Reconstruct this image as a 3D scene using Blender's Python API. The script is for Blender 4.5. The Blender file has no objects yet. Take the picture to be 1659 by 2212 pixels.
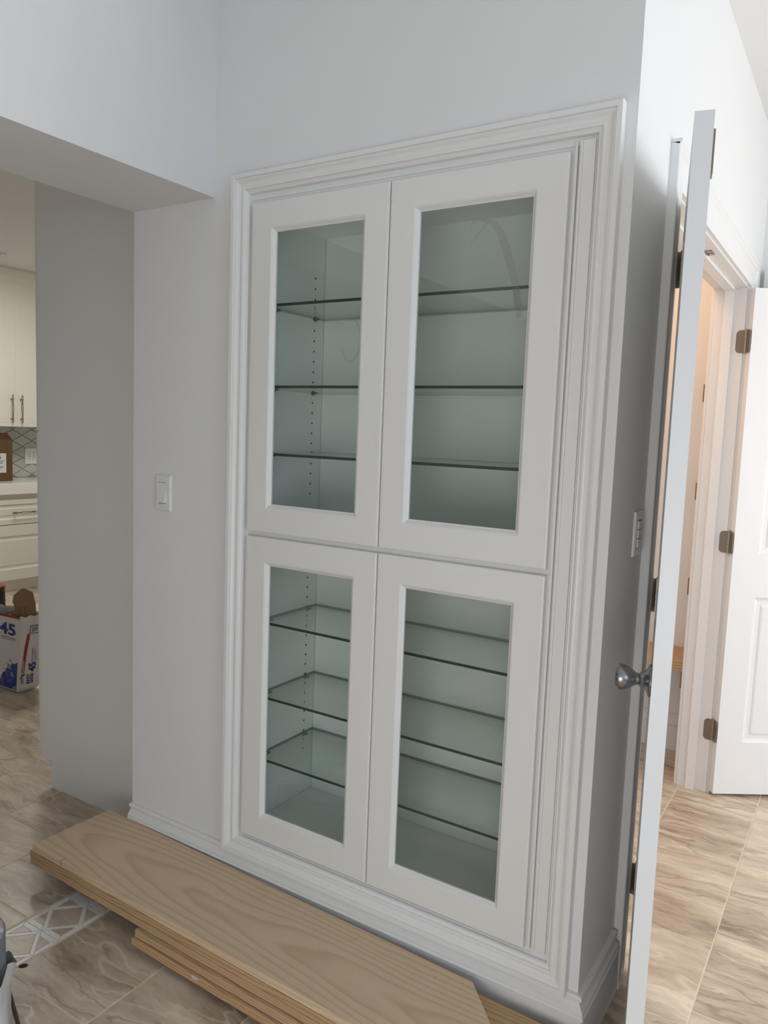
import bpy, bmesh, math, random
from mathutils import Vector, Matrix
random.seed(7)
C = bpy.context.scene.collection
S = bpy.context.scene

# ---------------------------------------------------------------- camera
YAW, PITCH, ROLL = 0.56219, 0.10466, 0.03742
CAM = Vector((0.0, -1.67337, 1.45708))
_f = Vector((-math.sin(YAW)*math.cos(PITCH), math.cos(YAW)*math.cos(PITCH), -math.sin(PITCH)))
_r = _f.cross(Vector((0, 0, 1))).normalized()
_u = _r.cross(_f)
_r2 = _r*math.cos(ROLL) + _u*math.sin(ROLL)
_u2 = -_r*math.sin(ROLL) + _u*math.cos(ROLL)
cam_data = bpy.data.cameras.new('camera')
cam = bpy.data.objects.new('camera', cam_data)
C.objects.link(cam)
cam.matrix_world = Matrix(((_r2.x, _u2.x, -_f.x, CAM.x), (_r2.y, _u2.y, -_f.y, CAM.y), (_r2.z, _u2.z, -_f.z, CAM.z), (0, 0, 0, 1)))
cam_data.sensor_fit = 'HORIZONTAL'
cam_data.sensor_width = 36.0
cam_data.lens = 36.0*1659.2/1659.0
cam_data.clip_start = 0.02
cam_data.clip_end = 60
S.camera = cam

# ---------------------------------------------------------------- world, lights, exposure
w = bpy.data.worlds.new('world')
S.world = w
w.use_nodes = True
bg = w.node_tree.nodes['Background']
bg.inputs[0].default_value = (0.72, 0.83, 1.0, 1)
bg.inputs[1].default_value = 1.2
S.view_settings.view_transform = 'Standard'
S.view_settings.look = 'None'
S.view_settings.gamma = 1
S.view_settings.use_curve_mapping = False
S.view_settings.exposure = 0.0


def area(name, loc, rot, sx, sy, power, col):
    d = bpy.data.lights.new(name, 'AREA')
    d.shape = 'RECTANGLE'
    d.size = sx
    d.size_y = sy
    d.energy = power
    d.color = col
    o = bpy.data.objects.new(name, d)
    C.objects.link(o)
    o.location = loc
    o.rotation_euler = rot
    return o


PI = math.pi
# daylight just outside the three windows of the room (all outside the frame)
area('daylight_hall_window', (2.78, 1.05, 1.50), (0, PI/2, 0), 2.1, 1.6, 57, (1.0, 0.98, 0.96))
area('daylight_east_window', (2.78, -1.7, 1.75), (0, PI/2, 0), 1.5, 2.0, 27, (0.50, 0.72, 1.0))
area('daylight_south_window', (0.15, -2.72, 0.70), (PI/2, 0, 0), 1.4, 1.1, 17.5, (1.0, 0.965, 0.915))
# lamps of the kitchen and of the closet
area('kitchen_ceiling_lamp', (-4.9, 1.7, 2.69), (0, 0, 0), 0.5, 0.5, 28, (1.0, 0.97, 0.90))
area('closet_ceiling_lamp', (-0.98, 1.2, 2.70), (0, 0, 0), 0.6, 0.8, 9, (1.0, 0.60, 0.34))


# ---------------------------------------------------------------- materials
def new_mat(name):
    m = bpy.data.materials.new(name)
    m.use_nodes = True
    nt = m.node_tree
    return m, nt, nt.nodes['Principled BSDF']


def N(nt, typ, **kw):
    n = nt.nodes.new(typ)
    for k, v in kw.items():
        if k.startswith('_'):
            setattr(n, k[1:], v)
        else:
            n.inputs[k.replace('__', ' ')].default_value = v
    return n


def plain(name, col, rough=0.5, metal=0.0, bump=0.0, bscale=300, spec=0.5, var=0.0):
    m, nt, b = new_mat(name)
    b.inputs['Base Color'].default_value = (*col, 1)
    b.inputs['Roughness'].default_value = rough
    b.inputs['Metallic'].default_value = metal
    b.inputs['Specular IOR Level'].default_value = spec
    tc = nt.nodes.new('ShaderNodeTexCoord')
    if bump:
        n = N(nt, 'ShaderNodeTexNoise', Scale=bscale, Detail=3.0)
        nt.links.new(tc.outputs['Object'], n.inputs['Vector'])
        bp = N(nt, 'ShaderNodeBump', Strength=bump, Distance=0.002)
        nt.links.new(n.outputs['Fac'], bp.inputs['Height'])
        nt.links.new(bp.outputs['Normal'], b.inputs['Normal'])
    if var:
        n2 = N(nt, 'ShaderNodeTexNoise', Scale=3.0, Detail=4.0)
        nt.links.new(tc.outputs['Object'], n2.inputs['Vector'])
        mx = nt.nodes.new('ShaderNodeMix')
        mx.data_type = 'RGBA'
        mx.inputs['A'].default_value = (*[c*(1-var) for c in col], 1)
        mx.inputs['B'].default_value = (*[min(1, c*(1+var)) for c in col], 1)
        nt.links.new(n2.outputs['Fac'], mx.inputs['Factor'])
        nt.links.new(mx.outputs['Result'], b.inputs['Base Color'])
    return m


M_WALL = plain('wall_paint', (0.80, 0.80, 0.795), 0.65, bump=0.10, bscale=260, spec=0.3)
M_CEIL = plain('ceiling_paint', (0.84, 0.84, 0.82), 0.9, spec=0.2)
M_TRIM = plain('trim_paint', (0.82, 0.815, 0.80), 0.35, bump=0.05, bscale=40)
M_CAB = plain('cabinet_lacquer', (0.80, 0.79, 0.765), 0.38, bump=0.04, bscale=500)
M_CABIN = plain('cabinet_inside', (0.86, 0.87, 0.84), 0.5)
M_KCAB = plain('kitchen_cabinet_lacquer', (0.76, 0.75, 0.66), 0.4)
M_DOOR = plain('door_paint', (0.82, 0.82, 0.82), 0.38, bump=0.12, bscale=25)
M_PLATE = plain('switch_plastic', (0.80, 0.80, 0.79), 0.28)
M_DARK = plain('dark_gap', (0.02, 0.02, 0.02), 0.8)
M_HINGE = plain('satin_bronze', (0.23, 0.195, 0.155), 0.42, 0.7)
M_KNUCKLE = plain('worn_bronze', (0.40, 0.36, 0.30), 0.3, 0.85)
M_NICKEL = plain('satin_nickel', (0.30, 0.30, 0.31), 0.24, 1.0)
M_PULL = plain('dark_pull_metal', (0.16, 0.13, 0.11), 0.3, 0.9)
M_QUARTZ = plain('quartz', (0.80, 0.80, 0.76), 0.15, var=0.04)
M_GROUT = plain('tile_grout', (0.74, 0.65, 0.52), 0.9, bump=0.2, bscale=400)
M_MARBLE = plain('white_marble', (0.84, 0.82, 0.79), 0.3, var=0.12)
M_PIN = plain('clear_shelf_pin', (0.13, 0.15, 0.14), 0.2)
M_CARD = plain('cardboard', (0.115, 0.062, 0.020), 0.8, var=0.1)
M_CARD2 = plain('cardboard_flap', (0.075, 0.026, 0.014), 0.8, var=0.1)
M_PAPER = plain('paper_sack', (0.62, 0.60, 0.585), 0.6, bump=0.6, bscale=14, var=0.05)
M_KRAFT = plain('kraft_paper', (0.27, 0.17, 0.10), 0.8, bump=0.5, bscale=30, var=0.15)
M_RED = plain('print_red', (0.30, 0.02, 0.03), 0.5)
M_BLUE = plain('print_blue', (0.012, 0.025, 0.22), 0.5)
M_BLUE2 = plain('print_mid_blue', (0.05, 0.08, 0.28), 0.5)
M_BLUE3 = plain('print_grey_blue', (0.20, 0.24, 0.36), 0.5)
M_NAVY = plain('print_navy', (0.008, 0.012, 0.10), 0.5)
M_INK = plain('print_black', (0.05, 0.05, 0.055), 0.6)
M_LABEL = plain('paper_label', (0.62, 0.62, 0.62), 0.6)
M_BLACK = plain('black_rubber', (0.012, 0.012, 0.013), 0.5)
M_REDP = plain('red_plastic', (0.35, 0.03, 0.05), 0.4)
M_PAIL = plain('frosted_plastic', (0.42, 0.41, 0.42), 0.35)
M_TAUPE = plain('taupe_tube', (0.24, 0.21, 0.18), 0.6)
M_BAGPL = plain('white_plastic_film', (0.66, 0.68, 0.68), 0.25, bump=0.5, bscale=18)
M_COIL = plain('grey_wire_mesh', (0.24, 0.26, 0.28), 0.4, 0.3)
_nt = M_COIL.node_tree
_tc = _nt.nodes.new('ShaderNodeTexCoord')
_wv = N(_nt, 'ShaderNodeTexWave', Scale=26.0, Distortion=1.2)
_wv.bands_direction = 'Z'
_rp = _nt.nodes.new('ShaderNodeValToRGB')
_rp.color_ramp.elements[0].position, _rp.color_ramp.elements[0].color = 0.72, (0.20, 0.22, 0.24, 1)
_rp.color_ramp.elements[1].position, _rp.color_ramp.elements[1].color = 0.88, (0.62, 0.64, 0.66, 1)
_nt.links.new(_tc.outputs['Object'], _wv.inputs['Vector'])
_nt.links.new(_wv.outputs['Fac'], _rp.inputs['Fac'])
_nt.links.new(_rp.outputs['Color'], _nt.nodes['Principled BSDF'].inputs['Base Color'])
M_BS_GROUT = plain('backsplash_grout', (0.27, 0.26, 0.22), 0.8)
M_REFLECTION = None


def backsplash_mat():
    m, nt, b = new_mat('backsplash_glaze')
    oi = nt.nodes.new('ShaderNodeObjectInfo')
    mx = nt.nodes.new('ShaderNodeMix')
    mx.data_type = 'RGBA'
    mx.inputs['A'].default_value = (0.47, 0.49, 0.45, 1)
    mx.inputs['B'].default_value = (0.56, 0.56, 0.52, 1)
    nt.links.new(oi.outputs['Random'], mx.inputs['Factor'])
    nt.links.new(mx.outputs['Result'], b.inputs['Base Color'])
    b.inputs['Roughness'].default_value = 0.2
    return m


M_BST = backsplash_mat()


def stone_mat(name, dark, mid, light, rough=0.33, per_obj=True, scale=1.0):
    """vein cut travertine: wavy sediment lines along local x, shifted for every tile"""
    m, nt, b = new_mat(name)
    L = nt.links
    tc = nt.nodes.new('ShaderNodeTexCoord')
    oi = nt.nodes.new('ShaderNodeObjectInfo')
    mul = N(nt, 'ShaderNodeVectorMath', _operation='SCALE')
    cmb = nt.nodes.new('ShaderNodeCombineXYZ')
    for i, k in enumerate((13.0, 29.0, 7.0)):
        mm = N(nt, 'ShaderNodeMath', _operation='MULTIPLY')
        mm.inputs[1].default_value = k
        L.new(oi.outputs['Random'], mm.inputs[0])
        L.new(mm.outputs[0], cmb.inputs[i])
    add = N(nt, 'ShaderNodeVectorMath', _operation='ADD')
    L.new(tc.outputs['Object'], add.inputs[0])
    L.new(cmb.outputs[0], add.inputs[1])
    warp = N(nt, 'ShaderNodeTexNoise', Scale=2.6*scale, Detail=5.0, Roughness=0.6)
    L.new(add.outputs[0], warp.inputs['Vector'])
    sub = N(nt, 'ShaderNodeVectorMath', _operation='SUBTRACT')
    L.new(warp.outputs['Color'], sub.inputs[0])
    sub.inputs[1].default_value = (0.5, 0.5, 0.5)
    sc = N(nt, 'ShaderNodeVectorMath', _operation='MULTIPLY')
    L.new(sub.outputs[0], sc.inputs[0])
    sc.inputs[1].default_value = (0.10, 0.17, 0.1)
    add2 = N(nt, 'ShaderNodeVectorMath', _operation='ADD')
    L.new(add.outputs[0], add2.inputs[0])
    L.new(sc.outputs[0], add2.inputs[1])
    st = N(nt, 'ShaderNodeVectorMath', _operation='MULTIPLY')
    L.new(add2.outputs[0], st.inputs[0])
    st.inputs[1].default_value = (1.7*scale, 9.0*scale, 1.0)
    n1 = N(nt, 'ShaderNodeTexNoise', Scale=1.2, Detail=9.0, Roughness=0.68)
    L.new(st.outputs[0], n1.inputs['Vector'])
    r1 = nt.nodes.new('ShaderNodeValToRGB')
    e = r1.color_ramp.elements
    e[0].position, e[0].color = 0.33, (*dark, 1)
    e[1].position, e[1].color = 0.66, (*light, 1)
    x = e.new(0.46); x.color = (*mid, 1)
    x = e.new(0.56); x.color = (*[0.5*(a+c) for a, c in zip(mid, light)], 1)
    L.new(n1.outputs['Fac'], r1.inputs['Fac'])
    # thin pale and dark vein lines
    n2 = N(nt, 'ShaderNodeTexNoise', Scale=0.9, Detail=2.0, Roughness=0.5)
    L.new(st.outputs[0], n2.inputs['Vector'])
    r2 = nt.nodes.new('ShaderNodeValToRGB')
    e = r2.color_ramp.elements
    e[0].position, e[0].color = 0.485, (0, 0, 0, 1)
    e[1].position, e[1].color = 0.515, (0, 0, 0, 1)
    x = e.new(0.50); x.color = (1, 1, 1, 1)
    L.new(n2.outputs['Fac'], r2.inputs['Fac'])
    mx = nt.nodes.new('ShaderNodeMix'); mx.data_type = 'RGBA'
    ml = N(nt, 'ShaderNodeMath', _operation='MULTIPLY'); ml.inputs[1].default_value = 0.5
    L.new(r2.outputs['Color'], ml.inputs[0])
    L.new(ml.outputs[0], mx.inputs['Factor'])
    L.new(r1.outputs['Color'], mx.inputs['A'])
    mx.inputs['B'].default_value = (*[min(1, c*1.12) for c in light], 1)
    r3 = nt.nodes.new('ShaderNodeValToRGB')
    e = r3.color_ramp.elements
    e[0].position, e[0].color = 0.405, (0, 0, 0, 1)
    e[1].position, e[1].color = 0.435, (0, 0, 0, 1)
    x = e.new(0.42); x.color = (1, 1, 1, 1)
    L.new(n2.outputs['Fac'], r3.inputs['Fac'])
    mx2 = nt.nodes.new('ShaderNodeMix'); mx2.data_type = 'RGBA'
    ml2 = N(nt, 'ShaderNodeMath', _operation='MULTIPLY'); ml2.inputs[1].default_value = 0.55
    L.new(r3.outputs['Color'], ml2.inputs[0])
    L.new(ml2.outputs[0], mx2.inputs['Factor'])
    L.new(mx.outputs['Result'], mx2.inputs['A'])
    mx2.inputs['B'].default_value = (*[c*0.7 for c in dark], 1)
    L.new(mx2.outputs['Result'], b.inputs['Base Color'])
    b.inputs['Roughness'].default_value = rough
    return m


M_TILE = stone_mat('travertine_tile', (0.29, 0.212, 0.150), (0.51, 0.41, 0.31), (0.75, 0.655, 0.52))
M_PINK = stone_mat('pink_marble', (0.46, 0.35, 0.27), (0.56, 0.44, 0.35), (0.64, 0.53, 0.43), 0.3, scale=2.0)


def wood_mat(name, light, dark, seedv, cx, fr=1.0):
    """flat-sawn pine: rings around an axis that runs just under the board"""
    m, nt, b = new_mat(name)
    L = nt.links
    tc = nt.nodes.new('ShaderNodeTexCoord')
    mp = nt.nodes.new('ShaderNodeMapping')
    mp.inputs['Location'].default_value = (seedv, 0, 0)
    mp.inputs['Rotation'].default_value = (0, 0.030, 0.018)
    L.new(tc.outputs['Object'], mp.inputs['Vector'])
    st = N(nt, 'ShaderNodeVectorMath', _operation='MULTIPLY')
    st.inputs[1].default_value = (1.3, 5.0, 5.0)
    L.new(mp.outputs[0], st.inputs[0])
    n = N(nt, 'ShaderNodeTexNoise', Scale=1.0, Detail=3.0, Roughness=0.5)
    L.new(st.outputs[0], n.inputs['Vector'])
    sb = N(nt, 'ShaderNodeVectorMath', _operation='SUBTRACT')
    sb.inputs[1].default_value = (0.5, 0.5, 0.5)
    L.new(n.outputs['Color'], sb.inputs[0])
    sc = N(nt, 'ShaderNodeVectorMath', _operation='MULTIPLY')
    sc.inputs[1].default_value = (0.0, 0.050, 0.040)
    L.new(sb.outputs[0], sc.inputs[0])
    ad = N(nt, 'ShaderNodeVectorMath', _operation='ADD')
    L.new(mp.outputs[0], ad.inputs[0])
    L.new(sc.outputs[0], ad.inputs[1])
    ad2 = N(nt, 'ShaderNodeVectorMath', _operation='ADD')
    ad2.inputs[1].default_value = (0.0, cx, 0.052)
    L.new(ad.outputs[0], ad2.inputs[0])
    sq = N(nt, 'ShaderNodeVectorMath', _operation='MULTIPLY')
    sq.inputs[1].default_value = (0.0, 0.62, 1.0)
    L.new(ad2.outputs[0], sq.inputs[0])
    ln = N(nt, 'ShaderNodeVectorMath', _operation='LENGTH')
    L.new(sq.outputs[0], ln.inputs[0])
    fm = N(nt, 'ShaderNodeMath', _operation='MULTIPLY'); fm.inputs[1].default_value = 150*fr
    L.new(ln.outputs['Value'], fm.inputs[0])
    fr_ = N(nt, 'ShaderNodeMath', _operation='FRACT')
    L.new(fm.outputs[0], fr_.inputs[0])
    rp = nt.nodes.new('ShaderNodeValToRGB')
    e = rp.color_ramp.elements
    e[0].position, e[0].color = 0.0, (*light, 1)
    e[1].position, e[1].color = 1.0, (*light, 1)
    x = e.new(0.45); x.color = (*[0.85*a+0.15*c for a, c in zip(light, dark)], 1)
    x = e.new(0.78); x.color = (*dark, 1)
    x = e.new(0.88); x.color = (*[0.7*a+0.3*c for a, c in zip(light, dark)], 1)
    L.new(fr_.outputs[0], rp.inputs['Fac'])
    # fine fibres
    st2 = N(nt, 'ShaderNodeVectorMath', _operation='MULTIPLY')
    st2.inputs[1].default_value = (6.0, 420.0, 420.0)
    L.new(mp.outputs[0], st2.inputs[0])
    n2 = N(nt, 'ShaderNodeTexNoise', Scale=1.0, Detail=2.0)
    L.new(st2.outputs[0], n2.inputs['Vector'])
    mx = nt.nodes.new('ShaderNodeMix'); mx.data_type = 'RGBA'; mx.blend_type = 'MULTIPLY'
    mx.inputs['Factor'].default_value = 0.22
    L.new(rp.outputs['Color'], mx.inputs['A'])
    L.new(n2.outputs['Color'], mx.inputs['B'])
    n3 = N(nt, 'ShaderNodeTexNoise', Scale=5.0, Detail=1.0)
    L.new(mp.outputs[0], n3.inputs['Vector'])
    hs = N(nt, 'ShaderNodeMix'); hs.data_type = 'RGBA'
    hs.inputs['B'].default_value = (*[0.92*c for c in light], 1)
    m3 = N(nt, 'ShaderNodeMath', _operation='MULTIPLY'); m3.inputs[1].default_value = 0.35
    L.new(n3.outputs['Fac'], m3.inputs[0])
    L.new(m3.outputs[0], hs.inputs['Factor'])
    L.new(mx.outputs['Result'], hs.inputs['A'])
    L.new(hs.outputs['Result'], b.inputs['Base Color'])
    b.inputs['Roughness'].default_value = 0.55
    b.inputs['Specular IOR Level'].default_value = 0.3
    return m


PINE_L, PINE_D = (0.82, 0.63, 0.42), (0.67, 0.46, 0.29)
M_PINE = wood_mat('pine_top', PINE_L, PINE_D, 0.0, 0.02, 0.72)
M_PINE2 = wood_mat('pine_second', (0.64, 0.42, 0.23), (0.40, 0.225, 0.11), 3.1, -0.05, 1.3)
M_PINE3 = wood_mat('pine_third', (0.64, 0.44, 0.26), (0.44, 0.26, 0.13), 7.7, 0.06, 1.1)
M_CLEAT = wood_mat('brown_cleat', (0.36, 0.20, 0.10), (0.24, 0.12, 0.06), 1.7, 0.02)


def glass_mat(name, tint, rough=0.0, ior=1.5, edge=None):
    m = bpy.data.materials.new(name)
    m.use_nodes = True
    nt = m.node_tree
    nt.nodes.clear()
    out = nt.nodes.new('ShaderNodeOutputMaterial')
    tr = nt.nodes.new('ShaderNodeBsdfTransparent')
    tr.inputs[0].default_value = (*tint, 1)
    gl = nt.nodes.new('ShaderNodeBsdfGlossy')
    gl.inputs['Roughness'].default_value = rough
    gl.inputs['Color'].default_value = (1, 1, 1, 1)
    fr = nt.nodes.new('ShaderNodeFresnel')
    fr.inputs['IOR'].default_value = ior
    # the sheet does not refract, so its inner side must reflect like its outer side
    ge = nt.nodes.new('ShaderNodeNewGeometry')
    mr = nt.nodes.new('ShaderNodeMapRange')
    mr.inputs['To Min'].default_value = ior
    mr.inputs['To Max'].default_value = 1.0/ior
    nt.links.new(ge.outputs['Backfacing'], mr.inputs['Value'])
    nt.links.new(mr.outputs[0], fr.inputs['IOR'])
    mx = nt.nodes.new('ShaderNodeMixShader')
    nt.links.new(fr.outputs[0], mx.inputs[0])
    nt.links.new(tr.outputs[0], mx.inputs[1])
    nt.links.new(gl.outputs[0], mx.inputs[2])
    nt.links.new(mx.outputs[0], out.inputs['Surface'])
    return m


M_GLASS = glass_mat('door_pane_glass', (0.950, 0.978, 0.966))
M_SHELF = glass_mat('shelf_glass', (0.935, 0.968, 0.955))
M_EDGE2 = plain('shelf_glass_side_edge', (0.09, 0.17, 0.14), 0.2)
M_EDGE = plain('shelf_glass_edge', (0.004, 0.035, 0.028), 0.12)


def reflection_mat():
    m = bpy.data.materials.new('reflection_paint')  # see-through grey-beige tint that paints reflections onto the panes
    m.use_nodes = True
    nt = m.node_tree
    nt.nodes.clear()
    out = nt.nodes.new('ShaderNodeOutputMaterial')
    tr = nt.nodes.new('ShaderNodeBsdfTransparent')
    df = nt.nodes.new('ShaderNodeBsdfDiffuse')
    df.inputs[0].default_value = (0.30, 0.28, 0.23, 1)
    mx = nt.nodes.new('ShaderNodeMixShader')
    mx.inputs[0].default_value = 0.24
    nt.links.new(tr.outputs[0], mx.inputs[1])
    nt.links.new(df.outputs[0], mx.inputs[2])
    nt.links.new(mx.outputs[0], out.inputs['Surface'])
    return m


M_REFLECTION = reflection_mat()


# ---------------------------------------------------------------- helpers
def fin(bm, name, mat, parent=None, smooth=False, bevel=0, segs=2):
    bmesh.ops.remove_doubles(bm, verts=bm.verts, dist=1e-6)
    if bevel:
        ed = [e for e in bm.edges if len(e.link_faces) == 2 and e.calc_face_angle(0) > 0.5]
        bmesh.ops.bevel(bm, geom=ed, offset=bevel, segments=segs, affect='EDGES', profile=0.5)
    bmesh.ops.recalc_face_normals(bm, faces=bm.faces)
    me = bpy.data.meshes.new(name)
    bm.to_mesh(me)
    bm.free()
    if isinstance(mat, (list, tuple)):
        for q in mat:
            me.materials.append(q)
    else:
        me.materials.append(mat)
    if smooth:
        for p in me.polygons:
            p.use_smooth = True
    o = bpy.data.objects.new(name, me)
    C.objects.link(o)
    if parent is not None:
        o.parent = parent
    return o


def thing(name, label, cat, loc=(0, 0, 0), rz=0.0, group=None):
    o = bpy.data.objects.new(name, None)
    C.objects.link(o)
    o.empty_display_size = 0.05
    o.location = loc
    o.rotation_euler = (0, 0, rz)
    tag(o, label, cat, group)
    return o


def tag(o, label=None, cat=None, group=None, kind=None):
    if label:
        o['label'] = label
    if cat:
        o['category'] = cat
    if group:
        o['group'] = group
    if kind:
        o['kind'] = kind
    return o


def struct_root(name, label=None):
    o = bpy.data.objects.new(name, None)
    C.objects.link(o)
    o['kind'] = 'structure'
    if label:
        o['label'] = label
    return o


def box(bm, x0, x1, y0, y1, z0, z1, mi=0):
    v = [bm.verts.new(p) for p in ((x0, y0, z0), (x1, y0, z0), (x1, y1, z0), (x0, y1, z0), (x0, y0, z1), (x1, y0, z1), (x1, y1, z1), (x0, y1, z1))]
    fs = [bm.faces.new([v[i] for i in f]) for f in ((0, 3, 2, 1), (4, 5, 6, 7), (0, 1, 5, 4), (1, 2, 6, 5), (2, 3, 7, 6), (3, 0, 4, 7))]
    for f in fs:
        f.material_index = mi
    return fs


def box_obj(name, mat, parent, x0, x1, y0, y1, z0, z1, bevel=0.0, segs=2):
    bm = bmesh.new()
    box(bm, x0, x1, y0, y1, z0, z1)
    return fin(bm, name, mat, parent, bevel=bevel, segs=segs)


def sweep(path, prof, fn, closed=True, prof_closed=True):
    """path: 2D points; prof: (offset to the right of travel, height); fn(a,b,h)->xyz. mitred corners"""
    bm = bmesh.new()
    n = len(path)
    rings = []
    for i in range(n):
        p = Vector(path[i])
        if closed or 0 < i < n-1:
            d1 = (p-Vector(path[i-1])).normalized()
            d2 = (Vector(path[(i+1) % n])-p).normalized()
        elif i == 0:
            d1 = d2 = (Vector(path[1])-p).normalized()
        else:
            d1 = d2 = (p-Vector(path[i-1])).normalized()
        n1 = Vector((d1.y, -d1.x))
        n2 = Vector((d2.y, -d2.x))
        mdir = (n1+n2)/(1+n1.dot(n2))
        rings.append([bm.verts.new(fn(p.x+mdir.x*d, p.y+mdir.y*d, h)) for d, h in prof])
    m = len(prof)
    for i in range(n if closed else n-1):
        a, b = rings[i], rings[(i+1) % n]
        for j in range(m if prof_closed else m-1):
            k = (j+1) % m
            bm.faces.new((a[j], a[k], b[k], b[j]))
    if not closed and prof_closed:
        bm.faces.new(rings[0])
        bm.faces.new(rings[-1])
    return bm


def wall_bm(a0, a1, b0, b1, holes, fn, t):
    """slab in the (a,b) plane with rectangular holes, thickness h 0..-t"""
    bm = bmesh.new()
    A = sorted({a0, a1, *[h[0] for h in holes], *[h[1] for h in holes]})
    B = sorted({b0, b1, *[h[2] for h in holes], *[h[3] for h in holes]})
    A = [a for a in A if a0 <= a <= a1]
    B = [b for b in B if b0 <= b <= b1]

    def solid(i, j):
        if i < 0 or j < 0 or i >= len(A)-1 or j >= len(B)-1:
            return False
        ca, cb = (A[i]+A[i+1])/2, (B[j]+B[j+1])/2
        return not any(h[0] < ca < h[1] and h[2] < cb < h[3] for h in holes)
    cache = {}

    def V(i, j, k):
        if (i, j, k) not in cache:
            cache[(i, j, k)] = bm.verts.new(fn(A[i], B[j], -t*k))
        return cache[(i, j, k)]
    for i in range(len(A)-1):
        for j in range(len(B)-1):
            if not solid(i, j):
                continue
            for k in (0, 1):
                bm.faces.new((V(i, j, k), V(i+1, j, k), V(i+1, j+1, k), V(i, j+1, k)))
            for di, dj, p, q in ((-1, 0, (i, j), (i, j+1)), (1, 0, (i+1, j), (i+1, j+1)), (0, -1, (i, j), (i+1, j)), (0, 1, (i, j+1), (i+1, j+1))):
                if not solid(i+di, j+dj):
                    bm.faces.new((V(*p, 0), V(*q, 0), V(*q, 1), V(*p, 1)))
    return bm


def rect_path(x0, x1, z0, z1):
    return [(x0, z0), (x1, z0), (x1, z1), (x0, z1)]      # outward = right side of travel


def front(y):                                             # plane facing -y, h is proud of it
    return lambda a, b, h: (a, y-h, b)


def side(x):                                              # plane facing +x
    return lambda a, b, h: (x+h, a, b)


def poly_prism(pts, z0, z1, fn=lambda a, b, h: (a, b, h)):
    bm = bmesh.new()
    lo = [bm.verts.new(fn(p[0], p[1], z0)) for p in pts]
    hi = [bm.verts.new(fn(p[0], p[1], z1)) for p in pts]
    bm.faces.new(lo)
    bm.faces.new(hi)
    for i in range(len(pts)):
        j = (i+1) % len(pts)
        bm.faces.new((lo[i], lo[j], hi[j], hi[i]))
    return bm


def cyl_bm(bm, c0, c1, r0, r1=None, seg=16, caps=True):
    r1 = r0 if r1 is None else r1
    c0, c1 = Vector(c0), Vector(c1)
    ax = (c1-c0).normalized()
    t = Vector((0, 0, 1)) if abs(ax.z) < 0.9 else Vector((1, 0, 0))
    e1 = ax.cross(t).normalized()
    e2 = ax.cross(e1)
    ra = [bm.verts.new(c0+(e1*math.cos(2*PI*i/seg)+e2*math.sin(2*PI*i/seg))*r0) for i in range(seg)]
    rb = [bm.verts.new(c1+(e1*math.cos(2*PI*i/seg)+e2*math.sin(2*PI*i/seg))*r1) for i in range(seg)]
    for i in range(seg):
        j = (i+1) % seg
        bm.faces.new((ra[i], ra[j], rb[j], rb[i]))
    if caps:
        bm.faces.new(ra)
        bm.faces.new(rb)


def tube_bm(bm, pts, r, seg=8):
    pts = [Vector(p) for p in pts]
    prev = None
    for i, p in enumerate(pts):
        d = (pts[min(i+1, len(pts)-1)]-pts[max(i-1, 0)]).normalized()
        t = Vector((0, 0, 1)) if abs(d.z) < 0.95 else Vector((1, 0, 0))
        e1 = d.cross(t).normalized()
        e2 = d.cross(e1)
        ring = [bm.verts.new(p+(e1*math.cos(2*PI*k/seg)+e2*math.sin(2*PI*k/seg))*r) for k in range(seg)]
        if prev:
            for k in range(seg):
                j = (k+1) % seg
                bm.faces.new((prev[k], prev[j], ring[j], ring[k]))
        else:
            bm.faces.new(ring)
        prev = ring
    bm.faces.new(prev)


def lathe_bm(bm, prof, origin, axis, seg=32):
    o = Vector(origin)
    ax = Vector(axis).normalized()
    t = Vector((0, 0, 1)) if abs(ax.z) < 0.9 else Vector((1, 0, 0))
    e1 = ax.cross(t).normalized()
    e2 = ax.cross(e1)
    prev = None
    for r, h in prof:
        ring = [bm.verts.new(o+ax*h+(e1*math.cos(2*PI*k/seg)+e2*math.sin(2*PI*k/seg))*max(r, 1e-5)) for k in range(seg)]
        if prev:
            for k in range(seg):
                j = (k+1) % seg
                bm.faces.new((prev[k], prev[j], ring[j], ring[k]))
        prev = ring


def text_part(name, s, mat, parent, fn, a0, a1, b0, b1, bold=0.0):
    """flat printed text; mapped to the rectangle a0..a1, b0..b1 and then through fn(a,b)"""
    cu = bpy.data.curves.new('tmp_text', 'FONT')
    cu.body = s
    cu.offset = bold
    ob = bpy.data.objects.new('tmp_text', cu)
    C.objects.link(ob)
    dg = bpy.context.evaluated_depsgraph_get()
    me = bpy.data.meshes.new_from_object(ob.evaluated_get(dg))
    bpy.data.objects.remove(ob)
    xs = [v.co.x for v in me.vertices]
    ys = [v.co.y for v in me.vertices]
    x0, x1, y0, y1 = min(xs), max(xs), min(ys), max(ys)
    for v in me.vertices:
        v.co = Vector(fn(a0+(v.co.x-x0)/(x1-x0)*(a1-a0), b0+(v.co.y-y0)/(y1-y0)*(b1-b0)))
    me.name = name
    me.materials.clear()
    me.materials.append(mat)
    o = bpy.data.objects.new(name, me)
    C.objects.link(o)
    o.parent = parent
    return o


def flat_part(name, polys, mat, parent, fn):
    bm = bmesh.new()
    for p in polys:
        bm.faces.new([bm.verts.new(fn(a, b)) for a, b in p])
    me = bpy.data.meshes.new(name)
    bm.to_mesh(me)
    bm.free()
    me.materials.append(mat)
    o = bpy.data.objects.new(name, me)
    C.objects.link(o)
    o.parent = parent
    return o


# ================================================================ STRUCTURE
XR, XH, XP = -0.4703, -1.673, -2.022       # return wall, header face, left end of the main wall
ZH, ZC = 2.111, 2.745                       # header underside, ceiling
YE = 2.03                                   # wall at the end of the hall

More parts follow.
